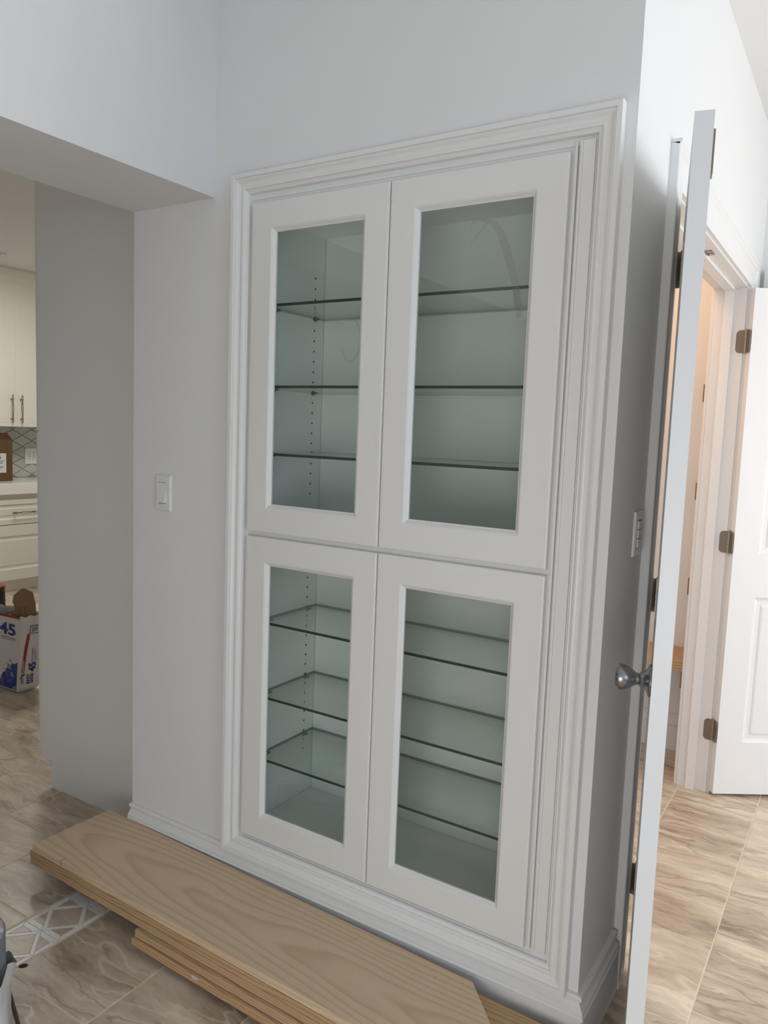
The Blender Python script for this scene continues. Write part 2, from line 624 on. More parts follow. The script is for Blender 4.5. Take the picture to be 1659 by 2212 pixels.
o = fin(wall_bm(XP, XR, 0.0, ZC, [(-1.532, -0.590, 0.222, 2.085)], front(0.0), 0.115), 'wall_back', M_WALL)
tag(o, kind='structure')
CY0, CY1, CZ = 0.388, 1.694, 2.075          # closet double doorway in the return wall
o = fin(wall_bm(0.115, YE+0.11, 0.0, ZC, [(CY0, CY1, -1, CZ)], side(XR), 0.115), 'wall_right', M_WALL)
tag(o, kind='structure')
o = box_obj('wall_far', M_WALL, None, XR, 2.6, YE, YE+0.11, 0, ZC)
tag(o, kind='structure')
# header over the wide opening to the kitchen
o = box_obj('wall_left', M_WALL, None, XP, XH, -4.0, 0.0, ZH, ZC)
tag(o, kind='structure')
o = box_obj('ceiling', M_CEIL, None, -6.7, 2.7, -4.1, 3.1, ZC, ZC+0.1)
tag(o, kind='structure')
o = box_obj('ceiling_kitchen', M_CEIL, None, -6.56, XP, -3.0, 3.0, 2.7015, ZC)
tag(o, kind='structure')
# walls the camera does not see, with the windows that let the daylight in
o = fin(wall_bm(-4.0, YE+0.11, 0.0, ZC, [(0.25, 1.85, 0.35, 2.5), (-2.5, -0.9, 0.95, 2.55)], lambda a, b, h: (2.6-h, a, b), 0.1), 'wall_east', M_WALL)
tag(o, kind='structure')
o = fin(wall_bm(-6.7, 2.7, 0.0, ZC, [(-0.6, 0.9, 0.1, 1.3)], lambda a, b, h: (a, -2.65+h, b), 0.1), 'wall_south', M_WALL)
tag(o, kind='structure')
o = box_obj('wall_kitchen_left', M_WALL, None, -6.68, -6.56, -3.0, 3.0, 0, ZC)
tag(o, kind='structure')
kitchen_wall = o
o = box_obj('wall_kitchen_far', M_WALL, None, -6.6, -2.0, 3.0, 3.1, 0, ZC)
tag(o, kind='structure')
o = box_obj('wall_kitchen_right', M_WALL, None, -2.02, -1.92, 0.117, 3.0, 0, ZC)
tag(o, kind='structure')
# window frames
for n_, (fn_, a0, a1, b0, b1) in enumerate(((lambda a, b, h: (2.6-h, a, b), 0.25, 1.85, 0.35, 2.5), (lambda a, b, h: (2.6-h, a, b), -2.5, -0.9, 0.95, 2.55), (lambda a, b, h: (a, -2.65+h, b), -0.6, 0.9, 0.1, 1.3))):
    r = struct_root('window_%d' % (n_+1))
    bm = sweep(rect_path(a0, a1, b0, b1), [(0.07, 0.0), (0.07, 0.015), (0.0, 0.015), (-0.04, 0.0), (-0.04, -0.05), (0.0, -0.05), (0.0, 0.0)], fn_)
    fin(bm, 'window_frame', M_TRIM, r)
    fin(sweep(rect_path((a0+a1)/2-0.02, (a0+a1)/2+0.02, b0+0.03, b1-0.03), [(0, -0.05), (0, -0.02), (-0.019, -0.02), (-0.019, -0.05)], fn_), 'mullion', M_TRIM, r)

# closet inside walls
o = box_obj('wall_closet_near', M_WALL, None, -1.36, -0.586, 0.355, 0.365, 0, ZC)
tag(o, kind='structure')
o = box_obj('wall_closet_far', M_WALL, None, -1.36, -0.586, 2.08, 2.14, 0, ZC)
tag(o, kind='structure')
o = box_obj('wall_closet_back', M_WALL, None, -1.42, -1.36, 0.355, 2.14, 0, ZC)
tag(o, kind='structure')

# ---------------------------------------------------------------- baseboards
BASE = [(0, 0), (0.019, 0), (0.019, 0.112), (0.0155, 0.114), (0.0155, 0.116), (0.021, 0.120), (0.0215, 0.124), (0.018, 0.127), (0.019, 0.131), (0.0185, 0.137),
        (0.0125, 0.143), (0.007, 0.151), (0.0055, 0.157), (0.0105, 0.158), (0.0130, 0.161), (0.0130, 0.167), (0.010, 0.171), (0, 0.172)]
bm = sweep([(XP-0.001, -0.0), (XR, -0.0), (XR, 0.284)], BASE, lambda a, b, h: (a, b, h), closed=False)
tag(fin(bm, 'baseboard_back', M_TRIM), kind='structure')
bm = sweep([(-0.586, 2.08), (-1.36, 2.08)][::-1], [(d*0.9, h) for d, h in BASE], lambda a, b, h: (a, b, h), closed=False)
tag(fin(bm, 'baseboard_closet', M_TRIM), kind='structure')
bm = sweep([(XR, 1.80), (XR, YE), (-0.455, YE)], BASE, lambda a, b, h: (a, b, h), closed=False)
tag(fin(bm, 'baseboard_hall', M_TRIM), kind='structure')

# ---------------------------------------------------------------- closet doorway: jamb, stop, casings
CAS = [(0.0, 0.0), (0.0, 0.013), (0.004, 0.0155), (0.012, 0.0155), (0.016, 0.012), (0.028, 0.012), (0.040, 0.014), (0.055, 0.018), (0.066, 0.019), (0.070, 0.022), (0.088, 0.022), (0.090, 0.020), (0.090, 0.0)]
tr1 = struct_root('trim_1')
pth = [(CY0, 0.0), (CY0, CZ), (CY1, CZ), (CY1, 0.0)]
pth = [(a, b) for a, b in pth]
# travelling up, along and down with the doorway on the right: outward is the left, so offsets are negative
bm = sweep(pth, [(-d-0.002, h) for d, h in CAS], side(XR), closed=False)
fin(bm, 'casing', M_TRIM, tr1)
bm = sweep([(CY0, 0.0), (CY0, CZ), (CY1, CZ), (CY1, 0.0)], [(-d-0.002, h) for d, h in CAS], lambda a, b, h: (-0.586-h, a, b), closed=False)
fin(bm, 'inside_casing', M_TRIM, tr1)
# crown piece on top of the hall side head
bm = sweep([(CY0-0.092, CZ+0.093), (CY1+0.092, CZ+0.093)], [(0.006, 0.022), (0.001, 0.0255), (-0.005, 0.0265), (-0.007, 0.024), (-0.007, 0), (0.0, 0.0)], side(XR), closed=False)
fin(bm, 'head_cap', M_TRIM, tr1)
bm = sweep(pth, [(0.0, -0.116), (0.0, 0.0), (0.004, 0.0), (0.004, -0.045), (0.015, -0.045), (0.015, -0.081), (0.004, -0.081), (0.004, -0.116)], side(XR), closed=False)
fin(bm, 'jamb', M_TRIM, tr1)
for yc in (1.02, 1.055):
    bm = bmesh.new()
    box(bm, XR-0.050, XR-0.020, yc-0.012, yc+0.012, CZ-0.0075, CZ-0.004)
    cyl_bm(bm, (XR-0.035, yc-0.004, CZ-0.011), (XR-0.035, yc-0.004, CZ-0.004), 0.005, seg=10)
    fin(bm, 'ball_catch_strike', M_NICKEL, tr1)

# ---------------------------------------------------------------- doors
PANEL = [(0.0, 0.0), (0.003, -0.002), (0.010, -0.007), (0.016, -0.0085), (0.030, -0.0085), (0.034, -0.006), (0.040, -0.004)]


def slab_bm(L, H, t, panels, prof=PANEL, both=True):
    """panelled slab, x 0..L, z 0..H, y 0 (front, faces -y ... at y=0) .. t"""
    bm = bmesh.new()
    for yf, sg in ((0.0, 1), (t, -1)):
        hs = panels if (both or sg == 1) else []
        A = sorted({0, L, *[h[0] for h in hs], *[h[1] for h in hs]})
        B = sorted({0, H, *[h[2] for h in hs], *[h[3] for h in hs]})
        for i in range(len(A)-1):
            for j in range(len(B)-1):
                ca, cb = (A[i]+A[i+1])/2, (B[j]+B[j+1])/2
                if any(h[0] < ca < h[1] and h[2] < cb < h[3] for h in hs):
                    continue
                bm.faces.new([bm.verts.new((x, yf, z)) for x, z in ((A[i], B[j]), (A[i+1], B[j]), (A[i+1], B[j+1]), (A[i], B[j+1]))])
        for h in hs:
            prev = None
            for d, q in prof:
                r = [bm.verts.new((x, yf-sg*q, z)) for x, z in ((h[0]+d, h[2]+d), (h[1]-d, h[2]+d), (h[1]-d, h[3]-d), (h[0]+d, h[3]-d))]
                if prev:
                    for k in range(4):
                        bm.faces.new((prev[k], prev[(k+1) % 4], r[(k+1) % 4], r[k]))
                prev = r
            bm.faces.new(prev)
    for a, b in (((0, 0), (L, 0)), ((L, 0), (L, H)), ((L, H), (0, H)), ((0, H), (0, 0))):
        bm.faces.new([bm.verts.new(p) for p in ((a[0], 0, a[1]), (b[0], 0, b[1]), (b[0], t, b[1]), (a[0], t, a[1]))])
    return bm


def rounded_plate(w_, h_, r, fn, t, corners=(1, 1, 0, 0)):
    """plate 0..w_ x 0..h_; corners: round (x=w top, x=w bottom, x=0 bottom, x=0 top)"""
    pts = []
    for (cx, cz, a0, on) in ((w_-r, h_-r, 90, corners[0]), (w_-r, r, 0, corners[1]), (r, r, -90, corners[2]), (r, h_-r, 180, corners[3])):
        if on:
            for k in range(7):
                a = math.radians(a0-15*k)
                pts.append((cx+r*math.cos(a), cz+r*math.sin(a)))
        else:
            pts.append((w_ if cx > w_/2 else 0, h_ if cz > h_/2 else 0))
    return poly_prism(pts, 0, t, fn)


def make_hinge(parent, z, jamb_dir, leaf_dir, jamb_n, leaf_n):
    """butt hinge at the parent's origin; dirs are 2D unit vectors from the pin"""
    h = 0.089
    g = bmesh.new()
    for k in range(5):
        cyl_bm(g, (0, 0, z-h/2+k*h/5+0.0006), (0, 0, z-h/2+(k+1)*h/5-0.0006), 0.0058, seg=14)
    cyl_bm(g, (0, 0, z+h/2), (0, 0, z+h/2+0.004), 0.0045, 0.003, seg=12)
    hg = fin(g, 'hinge', M_KNUCKLE, parent)
    for d, n in ((jamb_dir, jamb_n), (leaf_dir, leaf_n)):
        fn = lambda a, b, t, d=d, n=n: (d[0]*a+n[0]*t, d[1]*a+n[1]*t, z-h/2+b)
        fin(rounded_plate(0.036, h, 0.016, fn, 0.0022), 'hinge_plate', M_HINGE, hg)
        s = bmesh.new()
        for a, b in ((0.024, 0.013), (0.029, 0.0445), (0.024, 0.076)):
            p = Vector(fn(a, b, 0.0015)); q = Vector(fn(a, b, 0.0030))
            cyl_bm(s, p, q, 0.0034, 0.0030, seg=10)
        so = fin(s, 'hinge_screws', M_NICKEL, hg)
        so['kind'] = 'stuff'
    return hg


def frame2(px, py, ang, name):
    r = struct_root(name)
    r.location = (px, py, 0)
    r.rotation_euler = (0, 0, ang)
    return r


def rot2(v, a):
    return (v[0]*math.cos(a)-v[1]*math.sin(a), v[0]*math.sin(a)+v[1]*math.cos(a))


# door_1: seen on edge; local +x runs from the pin to the latch edge
P1 = Vector((-0.4480, 0.395))
A1 = Vector((-0.318, -0.188))
d1 = (A1-P1)
L1 = d1.length
ang1 = math.atan2(d1.y, d1.x)
door1 = frame2(P1.x, P1.y, ang1, 'door_1')
# slab lies on the +x world side of the left face
nrm = Vector((-math.sin(ang1), math.cos(ang1)))
Z0, H1 = 0.012, 2.028
bm = slab_bm(L1-0.004, H1, 0.0335, [(0.11, L1-0.11, 0.225, 0.83), (0.11, L1-0.11, 1.0, 1.92)])
o = fin(bm, 'door_leaf', M_DOOR, door1)
o.location = (0.004, 0, Z0)
tag(o, 'white two panel closet door leaf seen on its edge')
for z in (1.888, 1.055, 0.265):
    jd = rot2((-1, 0), -ang1)
    make_hinge(door1, z, jd, (0.0, 1.0), rot2((0, -1), -ang1), (1, 0))
# knob on the left face (local -y side)
KZ, KX = 0.985, L1-0.060
bm = bmesh.new()
lathe_bm(bm, [(0.0, 0.0), (0.033, 0.0), (0.033, 0.003), (0.030, 0.006), (0.0235, 0.0085), (0.018, 0.0125), (0.0155, 0.017), (0.0150, 0.022), (0.0135, 0.0225), (0.0, 0.0225)], (KX, 0, KZ), (0, -1, 0))
ro = fin(bm, 'door_knob', M_NICKEL, door1, smooth=False)
for p in ro.data.polygons:
    p.use_smooth = True
bm = bmesh.new()
lathe_bm(bm, [(0.0, 0.020), (0.0115, 0.020), (0.0115, 0.026), (0.0125, 0.030), (0.0175, 0.037), (0.0225, 0.045), (0.0255, 0.053), (0.0262, 0.060), (0.0250, 0.065), (0.0215, 0.0685), (0.0, 0.0695)], (KX, 0, KZ), (0, -1, 0))
ko = fin(bm, 'knob_grip', M_NICKEL, ro, smooth=True)
bm = bmesh.new()
lathe_bm(bm, [(0.0, 0.0), (0.033, 0.0), (0.033, 0.003), (0.030, 0.006), (0.018, 0.0125), (0.0115, 0.026), (0.0225, 0.045), (0.0262, 0.060), (0.0215, 0.0685), (0.0, 0.0695)], (KX-0.0, 0.0335, KZ), (0, 1, 0))
# the far knob is hidden by the leaf edge in the photograph and is left out there
bm.free()
# ball catch bracket near the top of the other face
bm = bmesh.new()
box(bm, L1-0.045, L1-0.012, 0.0335, 0.0375, 1.935, 2.012)
fin(bm, 'catch_plate', M_HINGE, door1, bevel=0.001)

# door_2: the other leaf of the pair, opened past square
ang2 = math.radians(34.4)
P2 = Vector((-0.4615, 1.690))
door2 = frame2(P2.x, P2.y, ang2, 'door_2')
L2 = 0.606
bm = slab_bm(L2, 2.052, 0.035, [(0.104, L2-0.104, 0.222, 0.832), (0.104, L2-0.104, 1.005, 1.945)])
o = fin(bm, 'door_leaf', M_DOOR, door2)
o.location = (0.004, -0.035, 0.012)
tag(o, 'white two panel closet door leaf standing wide open')
for z in (1.862, 1.062, 0.272):
    make_hinge(door2, z, rot2((-1, 0), -ang2), (0.0, -1.0), rot2((0, -1), -ang2), (-1, 0))

# door_3: doorway at the end of the hall
door3 = struct_root('door_3')
DX0, DX1, DZ3 = -0.365, 0.40, 2.105
bm = sweep([(DX0, 0.0), (DX0, DZ3), (DX1, DZ3), (DX1, 0.0)], [(-d, h) for d, h in CAS], front(YE), closed=False)
fin(bm, 'casing', M_TRIM, door3)
bm = slab_bm(DX1-DX0, DZ3-0.01, 0.02, [(0.12, DX1-DX0-0.12, 0.23, 0.85), (0.12, DX1-DX0-0.12, 1.02, 1.97)], both=False)
o = fin(bm, 'door_leaf', M_DOOR, door3)
o.location = (DX0, YE-0.008, 0.01)

# ================================================================ FLOOR
GP = 0.3049
GX0 = -0.5747
floor = box_obj('floor', M_GROUT, None, -6.7, 2.7, -4.1, 3.1, -0.10, -0.0010)
tag(floor, kind='structure')


def vis(x, y, m=120):
    d = Vector((x, y, 0))-CAM
    c = d.dot(_f)
    if c < 0.3:
        return False
    px = 829.5+1659.2*d.dot(_r2)/c
    py = 1106-1659.2*d.dot(_u2)/c
    return -m < px < 1659+m and 1250 < py < 2212+m*2


tile_meshes = {}


def tile_mesh(wx, wy):
    k = (round(wx, 4), round(wy, 4))
    if k not in tile_meshes:
        bm = bmesh.new()
        g, b_ = 0.0021, 0.0008
        x, y = wx/2-g, wy/2-g
        rings = [[bm.verts.new((sx*(x-d), sy*(y-d), z)) for sx, sy in ((-1, -1), (1, -1), (1, 1), (-1, 1))] for d, z in ((0, -0.008), (0, -b_), (b_, 0.0))]
        for a, b in zip(rings, rings[1:]):
            for i in range(4):
                bm.faces.new((a[i], a[(i+1) % 4], b[(i+1) % 4], b[i]))
        bm.faces.new(rings[-1])
        bmesh.ops.recalc_face_normals(bm, faces=bm.faces)
        me = bpy.data.meshes.new('tile')
        bm.to_mesh(me)
        bm.free()
        me.materials.append(M_TILE)
        tile_meshes[k] = me
    return tile_meshes[k]


rest = []


def put_tile(x0, x1, y0, y1):
    cx, cy = (x0+x1)/2, (y0+y1)/2
    seen = any(vis(a, b) for a in (x0, cx, x1) for b in (y0, (y0+cy)/2, cy, (cy+y1)/2, y1))
    hid = (-1.52 < cx < -0.62 and 0.10 < cy < 2.1 and x1 < -0.70) or (x0 > -2.0 and x1 < -1.4 and y0 > 0.05) or (x0 > -2.75 and x1 < -2.0 and y0 > 0.2)
    if seen and not hid:
        o = bpy.data.objects.new('tile', tile_mesh(x1-x0, y1-y0))
        C.objects.link(o)
        o.parent = floor
        o.location = (cx, cy, 0)
    else:
        rest.append((x0, x1, y0, y1))


SX0, SX1 = -1.9655, -1.8085     # mosaic band
kmin = -4
for k in range(-4, 11):
    x0 = GX0+k*GP
    off = 0.028 if k % 2 == 0 else 0.333
    j = -7
    while off+j*0.6098 < 2.9:
        y0 = off+j*0.6098
        put_tile(x0 if k > -4 else -1.8035, x0+GP, y0, y0+0.6098)
        j += 1
for k in range(0, 15):
    x1 = SX0-0.004-k*GP
    off = 0.19 if k % 2 == 0 else -0.115
    j = -6
    while off+j*0.6098 < 2.9:
        y0 = off+j*0.6098
        put_tile(x1-GP, x1, y0, y0+0.6098)
        j += 1
put_tile(SX0-0.001, -1.8035, -0.119, 0.342)
bm = bmesh.new()
for x0, x1, y0, y1 in rest:
    box(bm, x0+0.0016, x1-0.0016, y0+0.0016, y1-0.0016, -0.008, 0.0)
o = fin(bm, 'tiles_out_of_sight', M_TILE, floor)
o['kind'] = 'stuff'


# mosaic band: beige diamonds between white marble bars
def inset(poly, g):
    out = []
    n = len(poly)
    area2 = sum(poly[i][0]*poly[(i+1) % n][1]-poly[(i+1) % n][0]*poly[i][1] for i in range(n))
    if area2 < 0:
        poly = poly[::-1]
    for i in range(n):
        p0, p1, p2 = Vector(poly[i-1]), Vector(poly[i]), Vector(poly[(i+1) % n])
        e1, e2 = (p1-p0).normalized(), (p2-p1).normalized()
        n1, n2 = Vector((-e1.y, e1.x)), Vector((-e2.y, e2.x))
        out.append(p1+(n1+n2)/(1+n1.dot(n2))*g)
    return [(v.x, v.y) for v in out]


W, P = SX1-SX0-0.004, 0.1545
BW = 0.0125


def mosaic(poly, mat, fn):
    pts = [fn(a, b) for a, b in poly]
    pts = inset(pts, 0.0011)
    bm = poly_prism(pts, -0.008, random.choice((0.0, 0.0002, 0.0004)))
    o = fin(bm, 'mosaic_piece', mat, floor)


def line_x(p, q, r, s):
    p, q, r, s = map(Vector, (p, q, r, s))
    d1_, d2_ = q-p, s-r
    t = ((r.x-p.x)*d2_.y-(r.y-p.y)*d2_.x)/(d1_.x*d2_.y-d1_.y*d2_.x)
    v = p+d1_*t
    return (v.x, v.y)


for c in range(-1, 4):
    ytop = -0.276-c*P
    fn = lambda a, b, ytop=ytop: (SX0+0.002+a, ytop-b)
    hw, hp = W/2, P/2
    D = [(hw, 0), (W, hp), (hw, P), (0, hp)]
    Di = inset(D, BW)
    # match orientation of the inset result to D
    Di = [min(Di, key=lambda q: (q[0]-p[0])**2+(q[1]-p[1])**2) for p in D]
    mosaic(Di, M_PINK, fn)
    for i in range(4):
        j = (i+1) % 4
        mosaic([D[i], D[j], Di[j], Di[i]], M_MARBLE, fn)
    for sx, sy in ((0, 0), (1, 0), (1, 1), (0, 1)):
        mp = lambda a, b, sx=sx, sy=sy: (W-a if sx else a, P-b if sy else b)
        T = [(0, 0), (hw, 0), (0, hp)]
        B2 = 0.0175
        ic = (BW, B2)
        pa = line_x((hw, 0), (0, hp), (0, B2), (1, B2))
        pb = line_x((hw, 0), (0, hp), (BW, 0), (BW, 1))
        mosaic([mp(*q) for q in ((0, 0), (hw, 0), pa, ic)], M_MARBLE, fn)
        mosaic([mp(*q) for q in ((0, 0), ic, pb, (0, hp))], M_MARBLE, fn)
        mosaic([mp(*q) for q in (ic, pa, pb)], M_PINK, fn)

# ================================================================ DISPLAY CABINET
XDl, XDc, XDr = -1.5158, -1.0621, -0.6060
ZU0, ZU1, ZL0, ZL1 = 1.1564, 2.0728, 0.2325, 1.1421
cab = thing('display_cabinet', 'tall white built-in display cabinet with four glazed doors and glass shelves', 'cabinet', (0, 0, 0))
# carcass, upper and lower box
YB = 0.325
for z0, z1 in ((1.158, 2.052), (0.247, 1.140)):
    box_obj('side_panel', M_CABIN, cab, -1.528, -1.512, 0.022, YB+0.010, z0-0.014, z1+0.016)
    box_obj('side_panel', M_CABIN, cab, -0.612, -0.596, 0.022, YB+0.010, z0-0.014, z1+0.016)
    box_obj('back_panel', M_CABIN, cab, -1.5100, -0.6140, YB, YB+0.008, z0-0.012, z1+0.014)
    box_obj('bottom_panel', M_CABIN, cab, -1.5105, -0.6135, 0.022, YB-0.0013, z0-0.014, z0)
    box_obj('top_panel', M_CABIN, cab, -1.5090, -0.6150, 0.022, YB-0.0016, z1, z1+0.014)
# face frame behind the doors
bm = wall_bm(-1.548, -0.545, 0.215, 2.110, [(-1.497, -0.627, 0.262, 1.125), (-1.497, -0.627, 1.174, 2.045)], front(0.003), 0.018)
fin(bm, 'face_frame', M_CAB, cab)
# flat filler and beads between the right doors and the moulding
bm = bmesh.new()
for x0, x1, y in ((-0.5985, -0.592, -0.006), (-0.586, -0.580, -0.0095), (-0.580, -0.553, -0.008)):
    box(bm, x0, x1, y, 0.003, 0.2335, 2.093)
fin(bm, 'filler_strip', M_CAB, cab, bevel=0.0012)
# surround moulding (mitred)
MOULD = [(0, -0.003), (0, 0.027), (0.0015, 0.0285), (0.0125, 0.0285), (0.0135, 0.026), (0.0135, 0.0235), (0.016, 0.0235), (0.019, 0.0225), (0.024, 0.0185), (0.029, 0.0165), (0.033, 0.016), (0.0345, 0.0185),
         (0.038, 0.0195), (0.042, 0.0185), (0.044, 0.014), (0.049, 0.011), (0.0515, 0.0115), (0.053, 0.009), (0.0535, 0.006), (0.0535, -0.003)]
bm = sweep(rect_path(-1.5845, -0.4935, 0.1655, 2.1545), [(-d, h) for d, h in MOULD], front(0.0))
fin(bm, 'surround_moulding', M_TRIM, cab)

YD = -0.0135
DT = 0.019
SW_, BV = 0.0706, 0.0115
gap = 0.0014
WIN = [(SW_, 0.0), (SW_+0.0012, -0.0015), (SW_+0.003, -0.002), (SW_+0.009, -0.0085), (SW_+BV, -0.010)]
for (x0, x1, z0, z1, lab) in ((XDl, XDc-gap, ZU0, ZU1, 'upper left glazed door'), (XDc+gap, XDr, ZU0, ZU1, 'upper right glazed door'),
                              (XDl, XDc-gap, ZL0, ZL1, 'lower left glazed door'), (XDc+gap, XDr, ZL0, ZL1, 'lower right glazed door')):
    prof = [(0, -DT+0.003), (0, -0.0035), (0.0012, -0.001), (0.004, 0.0)]+WIN+[(SW_+BV, -DT+0.003)]
    bm = sweep(rect_path(x0, x1, z0, z1), [(-d, h) for d, h in prof], front(YD))
    dr = fin(bm, 'door', M_CAB, cab)
    i = SW_+BV-0.004
    gp = box_obj('glass_pane', M_GLASS, dr, x0+i, x1-i, YD+0.0115, YD+0.0145, z0+i, z1-i)
    bm = sweep(rect_path(x0+SW_-0.006, x1-SW_+0.006, z0+SW_-0.006, z1-SW_+0.006), [(0, -0.0162), (0, -0.022), (-0.014, -0.020), (-0.017, -0.0162)], front(YD))
    fin(bm, 'glazing_bead', M_CAB, dr)
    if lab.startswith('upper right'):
        # curved reflection of a dark wire, painted as a ribbon on the pane
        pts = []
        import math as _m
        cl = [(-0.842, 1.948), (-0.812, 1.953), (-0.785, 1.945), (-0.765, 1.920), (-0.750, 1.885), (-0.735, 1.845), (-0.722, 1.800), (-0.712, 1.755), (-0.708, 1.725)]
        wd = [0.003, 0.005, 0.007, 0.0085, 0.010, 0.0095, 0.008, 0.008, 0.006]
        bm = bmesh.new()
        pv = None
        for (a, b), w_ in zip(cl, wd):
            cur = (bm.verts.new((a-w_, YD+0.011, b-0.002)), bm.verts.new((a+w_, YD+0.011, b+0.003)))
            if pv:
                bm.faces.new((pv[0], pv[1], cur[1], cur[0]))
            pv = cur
        fin(bm, 'painted_reflection', M_REFLECTION, dr)
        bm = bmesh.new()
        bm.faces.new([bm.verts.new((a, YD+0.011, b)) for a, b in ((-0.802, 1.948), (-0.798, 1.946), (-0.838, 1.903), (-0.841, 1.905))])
        fin(bm, 'painted_reflection', M_REFLECTION, dr)
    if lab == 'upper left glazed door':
        bm = bmesh.new()  # faint looped reflection, painted as a ribbon on this pane
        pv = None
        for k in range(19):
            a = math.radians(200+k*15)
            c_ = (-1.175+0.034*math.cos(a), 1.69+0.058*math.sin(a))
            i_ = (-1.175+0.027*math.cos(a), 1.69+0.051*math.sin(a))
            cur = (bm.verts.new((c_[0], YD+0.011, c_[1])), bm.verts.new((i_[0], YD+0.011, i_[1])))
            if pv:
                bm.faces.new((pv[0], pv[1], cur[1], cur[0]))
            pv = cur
        fin(bm, 'painted_reflection', M_REFLECTION, dr)

# shelves of glass with green edges, on clear pins
YS, TS = 0.036, 0.0078
for zc in (1.8015, 1.5719, 1.3785, 0.8778, 0.6495, 0.4555):
    bm = bmesh.new()
    x0, x1, y0, y1, z0, z1 = -1.5105, -0.6135, YS, 0.3215, zc-TS/2, zc+TS/2
    fs = box(bm, x0, x1, y0, y1, z0, z1)
    for k, f in enumerate(fs):
        f.material_index = 0 if k in (0, 1) else (1 if k == 2 else 2)
    me_o = fin(bm, 'shelf', [M_SHELF, M_EDGE, M_EDGE2], cab)
    for px, sx in ((-1.512, 1), (-0.612, -1)):
        for py in (0.088, 0.277):
            bm = bmesh.new()
            cyl_bm(bm, (px, py, z0-0.001+0.002), (px+sx*0.0045, py, z0-0.001+0.002), 0.0085, seg=16)
            cyl_bm(bm, (px+sx*0.006, py+0.004, z0-0.0028), (px+sx*0.006, py+0.004, z0-0.0004), 0.0085, seg=14)
            fin(bm, 'shelf_pin', M_PIN, me_o)
bm = bmesh.new()
for za, zb in ((1.25, 1.93), (0.40, 0.98)):
    z = za
    while z < zb:
        for px, sx in ((-1.512, 1), (-0.612, -1)):
            for py in (0.088, 0.277):
                cyl_bm(bm, (px, py, z), (px+sx*0.0004, py, z), 0.0034, seg=8)
        z += 0.032
o = fin(bm, 'shelf_pin_holes', M_DARK, cab)
o['kind'] = 'stuff'


# ================================================================ SWITCHES
def switch_plate(name, label, fn, w_, h_, rockers):
    t = thing(name, label, 'light switch', fn(0, 0, 0))
    o0 = Vector(fn(0, 0, 0))
    f2 = lambda a, b, h: tuple(Vector(fn(a, b, h))-o0)
    bm = bmesh.new()
    prev = None
    for d, h in ((0, 0), (0, 0.0028), (0.0015, 0.0045), (0.0045, 0.0060), (0.007, 0.0064)):
        x, z = w_/2-d, h_/2-d
        r = [bm.verts.new(f2(a, b, h)) for a, b in ((-x, -z), (x, -z), (x, z), (-x, z))]
        if prev:
            for k in range(4):
                bm.faces.new((prev[k], prev[(k+1) % 4], r[(k+1) % 4], r[k]))
        prev = r
    bm.faces.new(prev)
    fin(bm, 'cover_plate', M_PLATE, t)
    for z in (-h_/2+0.0145, h_/2-0.0145) if rockers == 1 else (-h_/2+0.0105, h_/2-0.0105):
        bm = bmesh.new()
        cyl_bm(bm, f2(0, z, 0.0060), f2(0, z, 0.0072), 0.0030, 0.0026, seg=12)
        sc = fin(bm, 'screw', M_PLATE, t)
        bm = bmesh.new()
        pts = [f2(a, z+b, 0.0073) for a, b in ((-0.0024, -0.0004), (0.0024, -0.0004), (0.0024, 0.0004), (-0.0024, 0.0004))]
        bm.faces.new([bm.verts.new(p) for p in pts])
        fin(bm, 'screw_slot', M_DARK, sc)
    if rockers == 1:
        # recess lines above and below the paddle
        for a0, a1, b0, b1 in ((-0.0168, 0.0168, 0.0328, 0.0336), (-0.0168, 0.0168, -0.0338, -0.0322)):
            bm = bmesh.new()
            bm.faces.new([bm.verts.new(f2(a, b, 0.0067)) for a, b in ((a0, b0), (a1, b0), (a1, b1), (a0, b1))])
            fin(bm, 'gap', M_DARK, t)
        bm = bmesh.new()
        sec = [(0.0322, 0.0062), (0.0322, 0.0070), (0.003, 0.0078), (-0.0315, 0.0135), (-0.0318, 0.0062)]
        L_ = [bm.verts.new(f2(-0.0160, b, h)) for b, h in sec]
        R_ = [bm.verts.new(f2(0.0160, b, h)) for b, h in sec]
        bm.faces.new(L_)
        bm.faces.new(R_)
        for k in range(len(sec)):
            j = (k+1) % len(sec)
            bm.faces.new((L_[k], L_[j], R_[j], R_[k]))
        fin(bm, 'paddle', M_PLATE, t, bevel=0.0005, segs=1)
    else:
        bm = bmesh.new()
        bm.faces.new([bm.verts.new(f2(a, b, 0.0067)) for a, b in ((-0.0170, -0.034), (0.0170, -0.034), (0.0170, 0.034), (-0.0170, 0.034))])
        fin(bm, 'gap', M_DARK, t)
        for k in range(3):
            zc = -0.0222+k*0.0222
            bm = poly_prism([(-0.0160, zc-0.0102), (0.0160, zc-0.0102), (0.0160, zc+0.0102), (-0.0160, zc+0.0102)], 0.0060, 0.0095, f2)
            fin(bm, 'button', M_PLATE, t, bevel=0.0006, segs=1)
    return t


switch_plate('light_switch', 'white single paddle light switch on the wall left of the cabinet', lambda a, b, h: (-1.878+a, 0.0-h, 1.2381+b), 0.071, 0.115, 1)
switch_plate('light_switch', 'white three button switch plate on the return wall behind the open door', lambda a, b, h: (XR+h, 0.232+a, 1.232+b), 0.066, 0.109, 3)


